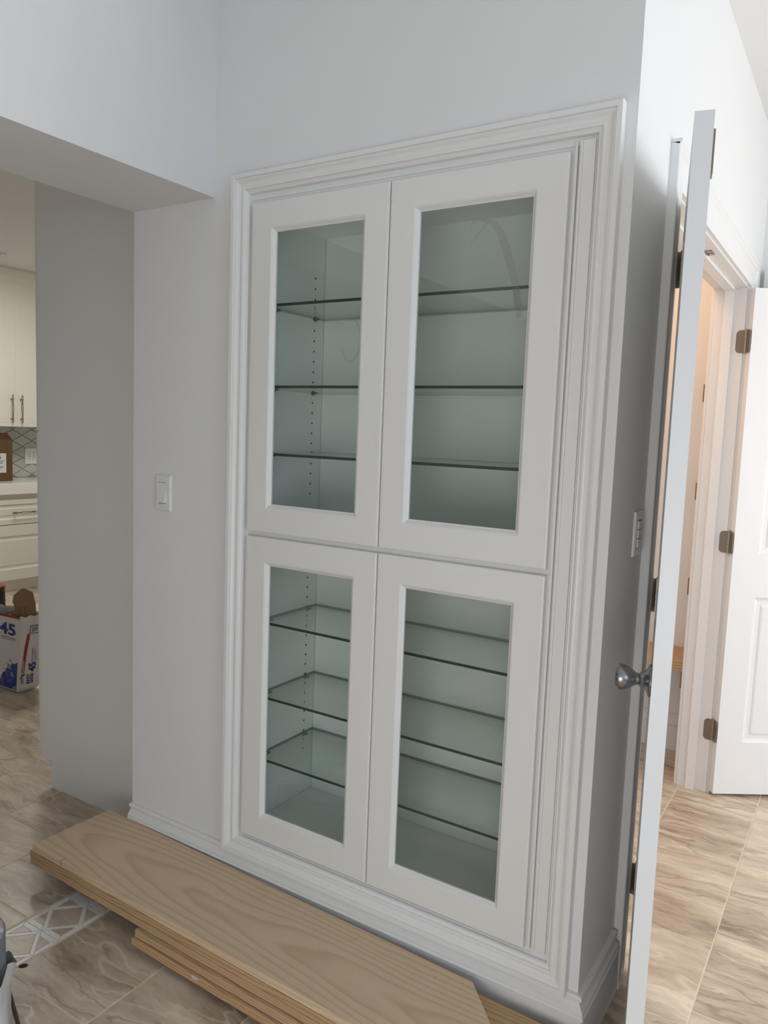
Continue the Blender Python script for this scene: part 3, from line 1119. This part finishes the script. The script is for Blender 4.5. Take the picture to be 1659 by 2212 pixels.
# ================================================================ PINE BOARDS
def board(label, x0, x1, z0, mat, front_y, back_y, ang, cut=None, t=0.0203, split=None):
    pts = [(x0, front_y), (x1, front_y)]
    if cut:
        pts += [(x1, back_y-cut), (x1-cut*0.98, back_y)]
    else:
        pts += [(x1, back_y)]
    pts += [(x0, back_y)]
    cx, cy = (x0+x1)/2, (front_y+back_y)/2
    pts = [(a-cx, b-cy) for a, b in pts]
    bm = poly_prism(pts, 0, t)
    o = fin(bm, 'pine_board', mat, None, bevel=0.0016, segs=2)
    o.location = (cx, cy, z0)
    o.rotation_euler = (0, 0, ang)
    tag(o, label, 'board', 'pine boards stacked on the floor along the wall')
    return o


T = 0.0208
A_ = math.radians(-1.25)
zt = 0.1275
# helper: the stack is 0.285 deep, its long edges turn 1.25 degrees from the wall
def bpos(y_at_left, x0, x1):
    return y_at_left + math.tan(A_)*((x1-x0)/2)


def place(label, x0, x1, level, mat, back_left, cut=None, da=0.0, wdt=0.285):
    off = math.tan(A_)*((x1-x0)/2)
    b = back_left+off
    return board(label, x0, x1, level, mat, b-wdt, b, A_+da, cut, T-0.0024)


b1 = place('wide pale pine board on top of the stack with a clipped far corner', -2.118, -0.560, zt-T, M_PINE, -0.021, cut=0.16)
place('second pine board from the top, its end just past the top one', -2.128, -0.47, zt-2*T, M_PINE2, -0.0225)
place('third pine board from the top, flush under the second', -2.124, -0.40, zt-3*T, M_PINE3, -0.024)
place('upper of the two shorter pine boards low in the stack', -1.604, -0.36, zt-4*T, M_PINE3, -0.046, da=math.radians(0.35))
b5 = place('lower of the two shorter pine boards, white paint fleck on its edge', -1.607, -0.30, zt-5*T, M_PINE2, -0.058, da=math.radians(0.1))
place('lowest pine board, set back on the tiles under the whole stack', -1.560, -0.30, zt-6*T, M_PINE3, -0.046, da=math.radians(0.1), wdt=0.262)
# split and pencil ticks on the top board
bm = bmesh.new()
lx0 = -0.779
for (x, y0_, y1_) in ((0.150-0.779, -0.1428, -0.128),):
    box(bm, x-0.0008, x+0.0008, y0_, y1_, 0.001, T-0.0022)
fin(bm, 'split', M_DARK, b1)
for (x, y, l, a) in ((-0.45, 0.06, 0.02, 1.2), (-0.02, 0.085, 0.045, 1.4), (0.08, 0.03, 0.004, 1.0), (0.30, 0.10, 0.035, 1.3), (0.52, 0.115, 0.008, 1.2), (0.54, 0.10, 0.006, 1.2), (-0.30, 0.0, 0.004, 0.3)):
    c, s_ = math.cos(a), math.sin(a)
    bm = bmesh.new()
    bm.faces.new([bm.verts.new((x+c*u-s_*v, y+s_*u+c*v, T-0.0022)) for u, v in ((-l/2, -0.0005), (l/2, -0.0005), (l/2, 0.0005), (-l/2, 0.0005))])
    fin(bm, 'pencil_tick', M_KRAFT, b1)

# paint fleck on the near edge of the lowest visible board, chip on the floor
bm = bmesh.new()
fx = -1.355-b5.location.x
pts = [(0.0135*math.cos(a*PI/5)*(1+0.25*math.sin(a*2.1)), 0.0042*math.sin(a*PI/5)*(1+0.2*math.cos(a*1.7))) for a in range(10)]
bm = poly_prism(pts, 0.0, 0.0008, lambda a, b, h: (fx+a, -0.1425-h, T-0.0078+b))
fin(bm, 'paint_fleck', M_LABEL, b5)
bm = poly_prism([(0.011*math.cos(k*PI/4), 0.006*math.sin(k*PI/4)) for k in range(8)], 0.0, 0.003)
o = fin(bm, 'black_chip', M_DARK, None, bevel=0.001)
o.location = (-1.796, -0.545, 0.0)
o.rotation_euler = (0, 0, 0.9)
tag(o, 'small black chip lying on the tile next to the mosaic band', 'debris')

# ================================================================ PANTRY PANEL (end of a tall kitchen cabinet)
pan = thing('pantry_cabinet', 'tall light grey pantry cabinet side with toe kick notch, left of the wall end', 'cabinet', (0, 0, 0))
PX = -2.712
pts = [(-2.025, 0.0), (-2.639, 0.0), (-2.639, 0.108), (-2.648, 0.110), (PX+0.0095, 0.110), (PX+0.0095, 2.62), (-2.025, 2.62)]
fin(poly_prism(pts, 0, 0.019, lambda a, b, h: (a, 0.117+h, b)), 'side_panel', M_CAB, pan, bevel=0.0022, segs=2)
box_obj('carcass', M_CAB, pan, PX+0.012, -2.03, 0.138, 0.74, 0.112, 2.62)
box_obj('toe_kick', M_DARK, pan, -2.640, -2.62, 0.139, 0.72, 0.002, 0.111)
for z0, z1 in ((0.114, 1.405), (1.412, 2.345)):
    bm = slab_bm(0.60, z1-z0, 0.020, [(0.06, 0.54, 0.06, z1-z0-0.06)], [(0, 0), (0.008, -0.006), (0.02, -0.006)], both=False)
    o = fin(bm, 'door', M_CAB, pan)
    o.matrix_world = Matrix.Translation((PX-0.0160, 0.1235+0.6, z0)) @ Matrix.Rotation(-PI/2, 4, 'Z')
box_obj('top_rail', M_CAB, pan, PX-0.006, PX+0.011, 0.120, 0.74, 2.347, 2.62)

# ================================================================ KITCHEN BEYOND
CXF = -5.95
up = thing('upper_cabinet', 'cream wall cabinet with crown and two long dark pulls', 'cabinet', (0, 0, 0))
box_obj('carcass', M_KCAB, up, -6.555, -6.252, 1.80, 2.695, 1.400, 2.60)
KP = [(0, 0), (0.004, -0.003), (0.012, -0.008), (0.030, -0.008), (0.036, -0.004)]


def kdoor(parent, y0, y1, z0, z1, xf, name, rail=0.062, prof=KP):
    bm = slab_bm(y1-y0, z1-z0, 0.019, [(rail, y1-y0-rail, rail, z1-z0-rail)], prof, both=False)
    o = fin(bm, name, M_KCAB, parent)
    # front at local y=0 faces -y; turn it so that it faces +x
    o.matrix_world = Matrix.Translation((xf, y0, z0)) @ Matrix.Rotation(PI/2, 4, 'Z')
    return o


def pull(parent, p, vertical, length, xf):
    """openwork pull of three linked lozenges on two posts"""
    bm = bmesh.new()
    n = 25
    for sg in (1, -1):
        pts = []
        for k in range(n):
            u = k/(n-1)
            knots = ((0, 0.2), (0.13, 1), (0.28, 0.15), (0.36, 0.8), (0.64, 0.8), (0.72, 0.15), (0.87, 1), (1.0, 0.2))
            wv = 0
            for (ua, wa), (ub, wb) in zip(knots, knots[1:]):
                if ua <= u <= ub:
                    wv = (wa+(wb-wa)*(u-ua)/(ub-ua))*0.0072*sg
            s_ = (u-0.5)*length
            pts.append((xf+0.034, p[0]+wv, p[1]+s_) if vertical else (xf+0.034, p[0]+s_, p[1]+wv))
        tube_bm(bm, pts, 0.0026, 6)
    for u in (-0.36, 0.34):
        c = (p[0], p[1]+u*length) if vertical else (p[0]+u*length, p[1])
        cyl_bm(bm, (xf, c[0], c[1]), (xf+0.034, c[0], c[1]), 0.004, seg=8)
    o = fin(bm, 'pull_handle', M_PULL, parent)
    return o


KXF = -6.25
for y0, y1, hy in ((1.802, 2.2435, 2.203), (2.2475, 2.693, 2.290)):
    dd = kdoor(up, y0, y1, 1.412, 2.502, KXF, 'door')
    h = pull(up, (hy, 1.530), True, 0.24, KXF)
    mw = h.matrix_world.copy()
    h.parent = dd
    h.matrix_parent_inverse = dd.matrix_world.inverted()
box_obj('light_rail', M_KCAB, up, -6.275, KXF+0.002, 1.80, 2.695, 1.378, 1.410, 0.002)
bm = bmesh.new()
box(bm, -6.251, KXF-0.001, 1.80, 2.695, 2.505, 2.600)
fin(bm, 'frieze', M_KCAB, up)
bm = sweep([(1.80, 0), (2.695, 0)], [(0, 0), (0, 0.0)], lambda a, b, h: (a, b, h), closed=False) if False else None
prof = [(-6.30, 2.600), (KXF, 2.600), (KXF+0.004, 2.612), (KXF+0.012, 2.640), (KXF+0.032, 2.672), (KXF+0.044, 2.682), (KXF+0.046, 2.700), (-6.30, 2.700)]
bm = poly_prism(prof, 1.80, 2.695, lambda a, b, h: (a, h, b))
fin(bm, 'crown_moulding', M_KCAB, up)

base = thing('base_cabinet', 'cream base cabinet with drawer under the white kitchen worktop', 'cabinet', (0, 0, 0))
box_obj('carcass', M_KCAB, base, -6.555, -5.995, 1.60, 2.80, 0.10, 0.822)
box_obj('toe_kick', M_KCAB, base, -6.5, -6.03, 1.60, 2.80, 0.0, 0.10)
kd = kdoor(base, 1.60, 2.46, 0.575, 0.780, CXF-0.025, 'drawer', rail=0.040)
h = pull(base, (2.135, 0.671), False, 0.24, CXF-0.025)
h.parent = kd
h.matrix_parent_inverse = kd.matrix_world.inverted()
kdoor(base, 1.60, 2.46, 0.105, 0.567, CXF-0.025, 'drawer', rail=0.09)
top = box_obj('worktop', M_QUARTZ, None, -6.555, CXF, 1.60, 2.80, 0.824, 0.916, 0.003)
tag(top, 'thick white quartz worktop on the kitchen base cabinets', 'worktop')

# backsplash: lantern tiles laid on the kitchen wall
bsp = thing('backsplash', 'pale grey lantern tile backsplash between worktop and wall cabinet', 'backsplash', (0, 0, 0))
box_obj('grout_bed', M_BS_GROUT, bsp, -6.559, -6.548, 1.70, 2.80, 0.917, 1.399)
q = [(0.0885, 0), (0.082, 0.0075), (0.070, 0.0105), (0.063, 0.0175), (0.050, 0.0205), (0.040, 0.0245), (0.034, 0.0325), (0.020, 0.0375), (0.010, 0.0455), (0, 0.049)]
shape = q + [(-a, b) for a, b in q[-2::-1]] + [(-a, -b) for a, b in q[1:]] + [(a, -b) for a, b in q[-2:0:-1]]
CW_, CH_ = 0.0925, 0.05125
quad = [(a-CW_, b-CH_) for a, b in q]                      # lower left quarter of the star between four lanterns
star = quad + [(a, -b) for a, b in quad[::-1]] + [(-a, -b) for a, b in quad] + [(-a, b) for a, b in quad[::-1]]


def lay(shape_, yc, zc, sy, sz, cache):
    pts_ = [(a*sy, b*sz) for a, b in shape_]
    if any(not (1.702 < yc+a < 2.798 and 0.9185 < zc+b < 1.398) for a, b in pts_):
        pp = [(min(max(yc+a, 1.702), 2.798), min(max(zc+b, 0.9185), 1.398)) for a, b in pts_]
        uniq = []
        for p_ in pp:
            if not uniq or (abs(p_[0]-uniq[-1][0])+abs(p_[1]-uniq[-1][1])) > 1e-5:
                uniq.append(p_)
        if len(uniq) < 4 or max(u[1] for u in uniq)-min(u[1] for u in uniq) < 0.006 or max(u[0] for u in uniq)-min(u[0] for u in uniq) < 0.006:
            return
        if abs(uniq[0][0]-uniq[-1][0])+abs(uniq[0][1]-uniq[-1][1]) < 1e-5:
            uniq.pop()
        fin(poly_prism(uniq, -0.0075, 0.003, lambda a, b, h: (-6.548+h, a, b)), 'tile', M_BST, bsp)
        return
    if not cache:
        cache.append(fin(poly_prism(pts_, -0.0075, 0.003, lambda a, b, h: (h, a, b)), 'tile', M_BST, bsp))
        t_ = cache[0]
    else:
        t_ = bpy.data.objects.new('tile', cache[0].data)
        C.objects.link(t_)
        t_.parent = bsp
    t_.location = (-6.548, yc, zc)


c1, c2 = [], []
for ci in range(-5, 3):
    for ri in range(-3, 3):
        yc, zc = 2.4915+ci*0.185, 1.2495+ri*0.1025
        lay(shape, yc, zc, 0.965, 0.93, c1)
        lay(star, yc+CW_, zc+CH_, 0.93, 0.88, c2)

# power outlet on the backsplash
ot = thing('power_outlet', 'white power outlet plate on the lantern tile backsplash', 'outlet', (-6.5448, 2.573, 1.109))
box_obj('cover_plate', M_PLATE, ot, 0, 0.006, -0.058, 0.058, -0.071, 0.071, 0.002)
box_obj('receptacle', M_PLATE, ot, 0.006, 0.0085, -0.032, -0.0, -0.036, 0.038, 0.001)
box_obj('receptacle', M_PLATE, ot, 0.006, 0.0085, 0.014, 0.046, -0.036, 0.038, 0.001)
bm = bmesh.new()
for yy in (-0.016, 0.030):
    for zz in (0.022, -0.022):
        for dy in (-0.006, 0.005):
            box(bm, 0.0084, 0.0089, yy+dy-0.0012, yy+dy+0.0012, zz, zz+0.008)
        box(bm, 0.0084, 0.0089, yy-0.002, yy+0.002, zz-0.008, zz-0.004)
    box(bm, 0.0084, 0.0090, yy-0.006, yy+0.006, -0.003, 0.003)
o = fin(bm, 'slots', M_DARK, ot)
o['kind'] = 'stuff'

# cardboard box on the worktop
cb = thing('cardboard_box', 'brown cardboard box with a white printed label on the kitchen worktop', 'box', (-6.34, 2.0, 0.918))
BX = 0.14
pts = [(-0.30, 0.0), (0.182, 0.0), (0.182, 0.352), (0.136, 0.352), (-0.30, 0.352)]
fin(poly_prism([(-0.30, 0.0), (0.182, 0.0), (0.182, 0.352), (-0.30, 0.352)], -BX, BX, lambda a, b, h: (h, a, b)), 'body', M_CARD, cb, bevel=0.002)
fin(poly_prism([(-0.296, 0.352), (0.181, 0.352), (0.136, 0.406), (-0.25, 0.406)], BX-0.004, BX, lambda a, b, h: (h, a, b)), 'flap', M_CARD2, cb)
fin(poly_prism([(-0.296, 0.352), (0.181, 0.352), (0.150, 0.40), (-0.25, 0.40)], -BX, -BX+0.004, lambda a, b, h: (h, a, b)), 'flap', M_CARD2, cb)
fnl = lambda a, b: (BX+0.0008, a, b)
lb = flat_part('label', [[(-0.12, 0.070), (0.124, 0.070), (0.124, 0.234), (-0.12, 0.234)]], M_LABEL, cb, fnl)
fnl2 = lambda a, b: (BX+0.0016, a, b)
text_part('print', 'S', M_INK, lb, fnl2, 0.055, 0.078, 0.188, 0.212, 0.03)
flat_part('print', [[(-0.10, 0.173), (0.114, 0.173), (0.114, 0.175), (-0.10, 0.175)], [(-0.10, 0.162), (0.096, 0.162), (0.096, 0.166), (-0.10, 0.166)], [(-0.10, 0.149), (0.094, 0.149), (0.094, 0.153), (-0.10, 0.153)],
                    [(0.07, 0.108), (0.10, 0.118), (0.07, 0.128), (0.067, 0.125), (0.09, 0.118), (0.067, 0.111)]], M_INK, lb, fnl2)

# ceiling fixture above the kitchen floor
cl = thing('recessed_light', 'white square trim of a ceiling light above the kitchen', 'ceiling light', (-5.80, 1.77, 2.7013))
bm = sweep(rect_path(-0.085, 0.085, -0.085, 0.085), [(0, 0), (0, 0.012), (-0.02, 0.012), (-0.022, 0.0)], lambda a, b, h: (a, b, -h))
fin(bm, 'trim_ring', M_PLATE, cl)
box_obj('diffuser', M_PLATE, cl, -0.062, 0.062, -0.062, 0.062, -0.004, 0.0)

# ================================================================ SACK OF JOINT COMPOUND
sk = thing('joint_compound_sack', 'white paper sack with blue 45 and torn open brown top, on kitchen floor', 'sack', (-3.705, 0.64, 0.0))
# local frame: origin at the near bottom corner; front faces -y, side faces +x
FX = lambda z: 0.0+0.10*z


def S_front(a, b):
    return (a, -0.0022, b)


def S_side(a, b):
    return (FX(b)+0.0026, a, b)


WX, WY, HZ = 0.34, 0.125, 0.43
bm = bmesh.new()
NX, NY = 10, 5
ringpts = []
rowsz = [0.0, 0.012, 0.03, 0.10, 0.20, 0.30, 0.38, 0.415]
random.seed(3)
prev = None
for ri, z in enumerate(rowsz):
    ins = (0.022, 0.006, 0.0)[ri] if ri < 3 else 0.0
    pts = []
    for i in range(NX):
        u = i/NX
        pts.append((FX(z)-WX+ins+(WX-2*ins)*u, ins, z))
    for i in range(NY):
        v = i/NY
        pts.append((FX(z)-ins, ins+(WY-2*ins)*v, z))
    for i in range(NX):
        u = i/NX
        pts.append((FX(z)-ins-(WX-2*ins)*u, WY-ins, z))
    for i in range(NY):
        v = i/NY
        pts.append((FX(z)-WX+ins, WY-ins-(WY-2*ins)*v, z))
    if ri == len(rowsz)-1:
        pts = [(p[0], p[1], p[2]+random.uniform(-0.010, 0.016)) for p in pts]
    ring = [bm.verts.new(p) for p in pts]
    if prev:
        for k in range(len(ring)):
            j = (k+1) % len(ring)
            bm.faces.new((prev[k], prev[j], ring[j], ring[k]))
    else:
        bm.faces.new(ring)
    prev = ring
sb = fin(bm, 'sack_body', M_PAPER, sk)
# torn kraft liner
liner = [(-0.16, 0.030, 0.400), (-0.10, 0.032, 0.428), (-0.045, 0.030, 0.452), (0.0, 0.028, 0.470), (0.030, 0.025, 0.462)]
bm = bmesh.new()
lo = [bm.verts.new((a, b, 0.37)) for a, b, c in liner]
hi = [bm.verts.new((a, b, c)) for a, b, c in liner]
for k in range(len(liner)-1):
    bm.faces.new((lo[k], lo[k+1], hi[k+1], hi[k]))
o = fin(bm, 'torn_liner', M_KRAFT, sk)
m_ = o.modifiers.new('thickness', 'SOLIDIFY'); m_.thickness = 0.0015
fl = [(0.012, 0.40), (0.004, 0.455), (-0.004, 0.500), (0.006, 0.528), (0.034, 0.545), (0.058, 0.556), (0.076, 0.553), (0.096, 0.540), (0.116, 0.528), (0.122, 0.47), (0.120, 0.40)]
bm = poly_prism(fl, 0, 0.0016, lambda a, b, h: (-0.012+h+0.25*max(0, b-0.44)*-1, a, b))
fin(bm, 'torn_liner', M_KRAFT, sk)
bm = poly_prism([(0.056, 0.5565), (0.076, 0.5545), (0.096, 0.5415), (0.118, 0.530), (0.118, 0.537), (0.096, 0.549), (0.074, 0.561)], 0, 0.0022, lambda a, b, h: (-0.0115+h-0.25*(b-0.44), a, b))
fin(bm, 'torn_rim', M_PAPER, sk)
# printing on the front
flat_part('red_band', [[(-0.30, 0.400), (0.030, 0.411), (0.030, 0.424), (-0.30, 0.413)]], M_RED, sk, S_front)
text_part('print', '45', M_BLUE, sk, S_front, -0.152, -0.008, 0.312, 0.376, 0.03)
text_part('print', 'Joint Compound', M_NAVY, sk, S_front, -0.138, -0.010, 0.291, 0.303, 0.01)
flat_part('print', [[(-0.138, 0.285), (-0.010, 0.287), (-0.010, 0.2885), (-0.138, 0.2865)]], M_NAVY, sk, S_front)
for shp in ([    [(-0.165, 0.022), (-0.010, 0.022), (0.006, 0.176), (-0.022, 0.160), (-0.040, 0.165), (-0.060, 0.135), (-0.082, 0.140), (-0.098, 0.110), (-0.125, 0.100), (-0.150, 0.060)]]):
    flat_part('blue_shape', [shp], M_BLUE, sk, lambda a, b: (a, -0.0024, b))
for shp in ([    [(-0.098, 0.108), (-0.070, 0.120), (-0.070, 0.085), (-0.098, 0.075)],
    [(-0.012, 0.140), (0.003, 0.148), (0.002, 0.118), (-0.012, 0.112)],
    [(-0.090, 0.045), (-0.060, 0.060), (-0.045, 0.050), (-0.045, 0.075), (-0.085, 0.072)],
    [(-0.060, 0.115), (-0.045, 0.122), (-0.045, 0.085), (-0.060, 0.080)],
    [(-0.160, 0.030), (-0.110, 0.030), (-0.120, 0.078), (-0.140, 0.070)]]):
    flat_part('blue_shape', [shp], M_BLUE2, sk, lambda a, b: (a, -0.0030, b))
for shp in ([    [(-0.084, 0.158), (-0.060, 0.148), (-0.040, 0.142), (-0.048, 0.126), (-0.080, 0.128)],
    [(-0.055, 0.118), (-0.030, 0.112), (-0.028, 0.088), (-0.052, 0.092)],
    [(-0.070, 0.178), (-0.052, 0.182), (-0.050, 0.168)],
    [(-0.108, 0.122), (-0.090, 0.128), (-0.088, 0.114), (-0.104, 0.110)],
    [(-0.045, 0.024), (-0.012, 0.024), (-0.006, 0.050), (-0.030, 0.040)]]):
    flat_part('blue_shape', [shp], M_BLUE3, sk, lambda a, b: (a, -0.0034, b))
# printing on the side (reads upwards)


def rot_txt(y_base, z0):
    return lambda a, b: S_side(y_base-b, z0+a)


flat_part('red_stripe', [[(0.014, 0.118), (0.031, 0.114), (0.040, 0.215), (0.055, 0.323), (0.040, 0.327), (0.028, 0.260), (0.022, 0.200)]], M_RED, sk, S_side)
text_part('print', 'SHEETROCK', M_LABEL, sk, lambda a, b: (S_side(0.027-b+a*0.03, 0.121+a)[0]+0.0006,)+S_side(0.027-b+a*0.03, 0.121+a)[1:], 0, 0.062, 0, 0.009, 0.02)
text_part('print', 'USG', M_INK, sk, rot_txt(0.029, 0.054), 0, 0.028, 0, 0.016, 0.02)
flat_part('emblem', [[(0.008, 0.087), (0.018, 0.106), (0.026, 0.098), (0.016, 0.080)]], M_RED, sk, S_side)
flat_part('emblem', [[(0.020, 0.094), (0.033, 0.098), (0.036, 0.114), (0.029, 0.106), (0.018, 0.112)]], M_INK, sk, S_side)
text_part('print', 'EASY', M_BLUE, sk, rot_txt(0.066, 0.047), 0, 0.055, 0, 0.020, 0.03)
text_part('print', 'SAND', M_BLUE, sk, rot_txt(0.086, 0.047), 0, 0.055, 0, 0.018, 0.03)
text_part('print', '45', M_BLUE, sk, rot_txt(0.097, 0.110), 0, 0.052, 0, 0.042, 0.04)
text_part('print', 'Joint Compound', M_NAVY, sk, rot_txt(0.080, 0.168), 0, 0.075, 0, 0.011, 0.01)
flat_part('print', [[(0.086+k*0.006, 0.168), (0.0875+k*0.006, 0.168), (0.0875+k*0.006, 0.235-k*0.012), (0.086+k*0.006, 0.235-k*0.012)] for k in range(3)], M_NAVY, sk, S_side)
bc = flat_part('barcode', [[(0.052, 0.326), (0.107, 0.320), (0.108, 0.365), (0.054, 0.371)]], M_INK, sk, S_side)
flat_part('barcode_field', [[(0.0555, 0.3295), (0.1045, 0.324), (0.1055, 0.3615), (0.057, 0.367)]], M_LABEL, bc, lambda a, b: (S_side(a, b)[0]+0.0005, a, b))
flat_part('bars', [[(0.062+k*0.0030, 0.333), (0.0635+k*0.0030, 0.333), (0.0637+k*0.0030, 0.361), (0.0622+k*0.0030, 0.361)] for k in range(12)], M_INK, bc, lambda a, b: (S_side(a, b)[0]+0.001, a, b))['kind'] = 'stuff'

# pail with red lid and the black tool on it, behind the sack
pl = thing('plastic_pail', 'frosted plastic pail behind the sack, red rimmed lid', 'pail', (-4.33, 0.895, 0.0))
bm = bmesh.new()
lathe_bm(bm, [(0.0, 0.0), (0.085, 0.0), (0.090, 0.01), (0.098, 0.29), (0.101, 0.292), (0.101, 0.302), (0.0, 0.302)], (0, 0, 0), (0, 0, 1))
fin(bm, 'pail_body', M_PAIL, pl)
bm = bmesh.new()
lathe_bm(bm, [(0.0, 0.3025), (0.106, 0.3025), (0.110, 0.306), (0.110, 0.313), (0.106, 0.318), (0.08, 0.322), (0.0, 0.324)], (0, 0, 0), (0, 0, 1))
fin(bm, 'lid', M_REDP, pl)
tl = thing('hand_tool', 'black cylinder with red collar and taupe tube standing on the red lid', 'tool', (-4.33, 0.880, 0.3245))
bm = bmesh.new()
lathe_bm(bm, [(0.0, 0.0), (0.066, 0.0), (0.070, 0.004), (0.070, 0.06), (0.068, 0.118), (0.071, 0.130), (0.0, 0.130)], (0, 0, 0), (0, 0, 1))
fin(bm, 'grip', M_BLACK, tl)
bm = bmesh.new()
lathe_bm(bm, [(0.0, 0.1302), (0.071, 0.1302), (0.070, 0.139), (0.0, 0.144)], (0, 0, 0), (0, 0, 1))
fin(bm, 'collar', M_REDP, tl)
bm = bmesh.new()
lathe_bm(bm, [(0.0, 0.1445), (0.042, 0.1445), (0.038, 0.20), (0.034, 0.28), (0.031, 0.36), (0.034, 0.40), (0.0, 0.41)], (0, 0, 0), (0, 0, 1))
fin(bm, 'tube', M_TAUPE, tl)

# ================================================================ ROLL IN A WHITE BAG, lower left corner
rl = thing('wire_mesh_roll', 'grey ribbed roll standing in a white plastic bag at the left edge', 'roll', (-1.7165, -0.794, 0.0))
bm = bmesh.new()
pr = [(0.0, 0.012)]
z = 0.012
while z < 0.245:
    pr += [(0.1275, z), (0.1315, z+0.004), (0.1275, z+0.008)]
    z += 0.0125
pr += [(0.0, 0.25)]
lathe_bm(bm, pr, (0, 0, 0), (0, 0, 1), 40)
fin(bm, 'ribbed_roll', M_COIL, rl)
bm = bmesh.new()
seg = 48
prev = None
random.seed(11)
ph = [random.uniform(0, 6.28) for _ in range(4)]
for zi, (z, r) in enumerate(((0.0, 0.137), (0.03, 0.143), (0.08, 0.139), (0.12, 0.144), (0.15, 0.150))):
    ring = []
    for k in range(seg):
        a = 2*PI*k/seg
        rr = r+0.004*math.sin(7*a+ph[0]+zi)+0.003*math.sin(13*a+ph[1]-zi*2)
        zz = z + (0.025*math.sin(3*a+ph[2])+0.012*math.sin(8*a+ph[3]) if zi == 4 else 0)
        ring.append(bm.verts.new((rr*math.cos(a), rr*math.sin(a), zz)))
    if prev:
        for k in range(seg):
            j = (k+1) % seg
            bm.faces.new((prev[k], prev[j], ring[j], ring[k]))
    prev = ring
o = fin(bm, 'plastic_bag', M_BAGPL, rl, smooth=True)
rd = bmesh.new()
tube_bm(rd, [(-1.740, -0.620, 0.004), (-1.66, -0.6535, 0.004), (-1.50, -0.722, 0.004)], 0.004, 8)
o = fin(rd, 'metal_rod', M_PULL, None)
tag(o, 'thin dark metal rod lying on the tiles beside the white bag', 'rod')

# ================================================================ CLOSET: pine shelf and cleats
o = box_obj('closet_shelf', M_PINE3, None, -1.355, -0.588, 1.812, 2.078, 0.458, 0.500, 0.0015)
tag(o, 'thick pine shelf low in the closet behind the open doors', 'shelf')
for z, lb_ in ((1.667, 'topmost brown wooden shelf cleat inside the closet'), (1.252, 'second brown shelf cleat from the top inside the closet'), (0.838, 'third brown shelf cleat from the top inside the closet'), (0.419, 'brown wooden cleat right under the pine closet shelf')):
    o = box_obj('shelf_cleat', M_CLEAT, None, -0.627, -0.5865, 1.812, 2.076, z-0.037, z+0.037, 0.001)
    tag(o, lb_, 'cleat', 'shelf cleats on the closet wall')
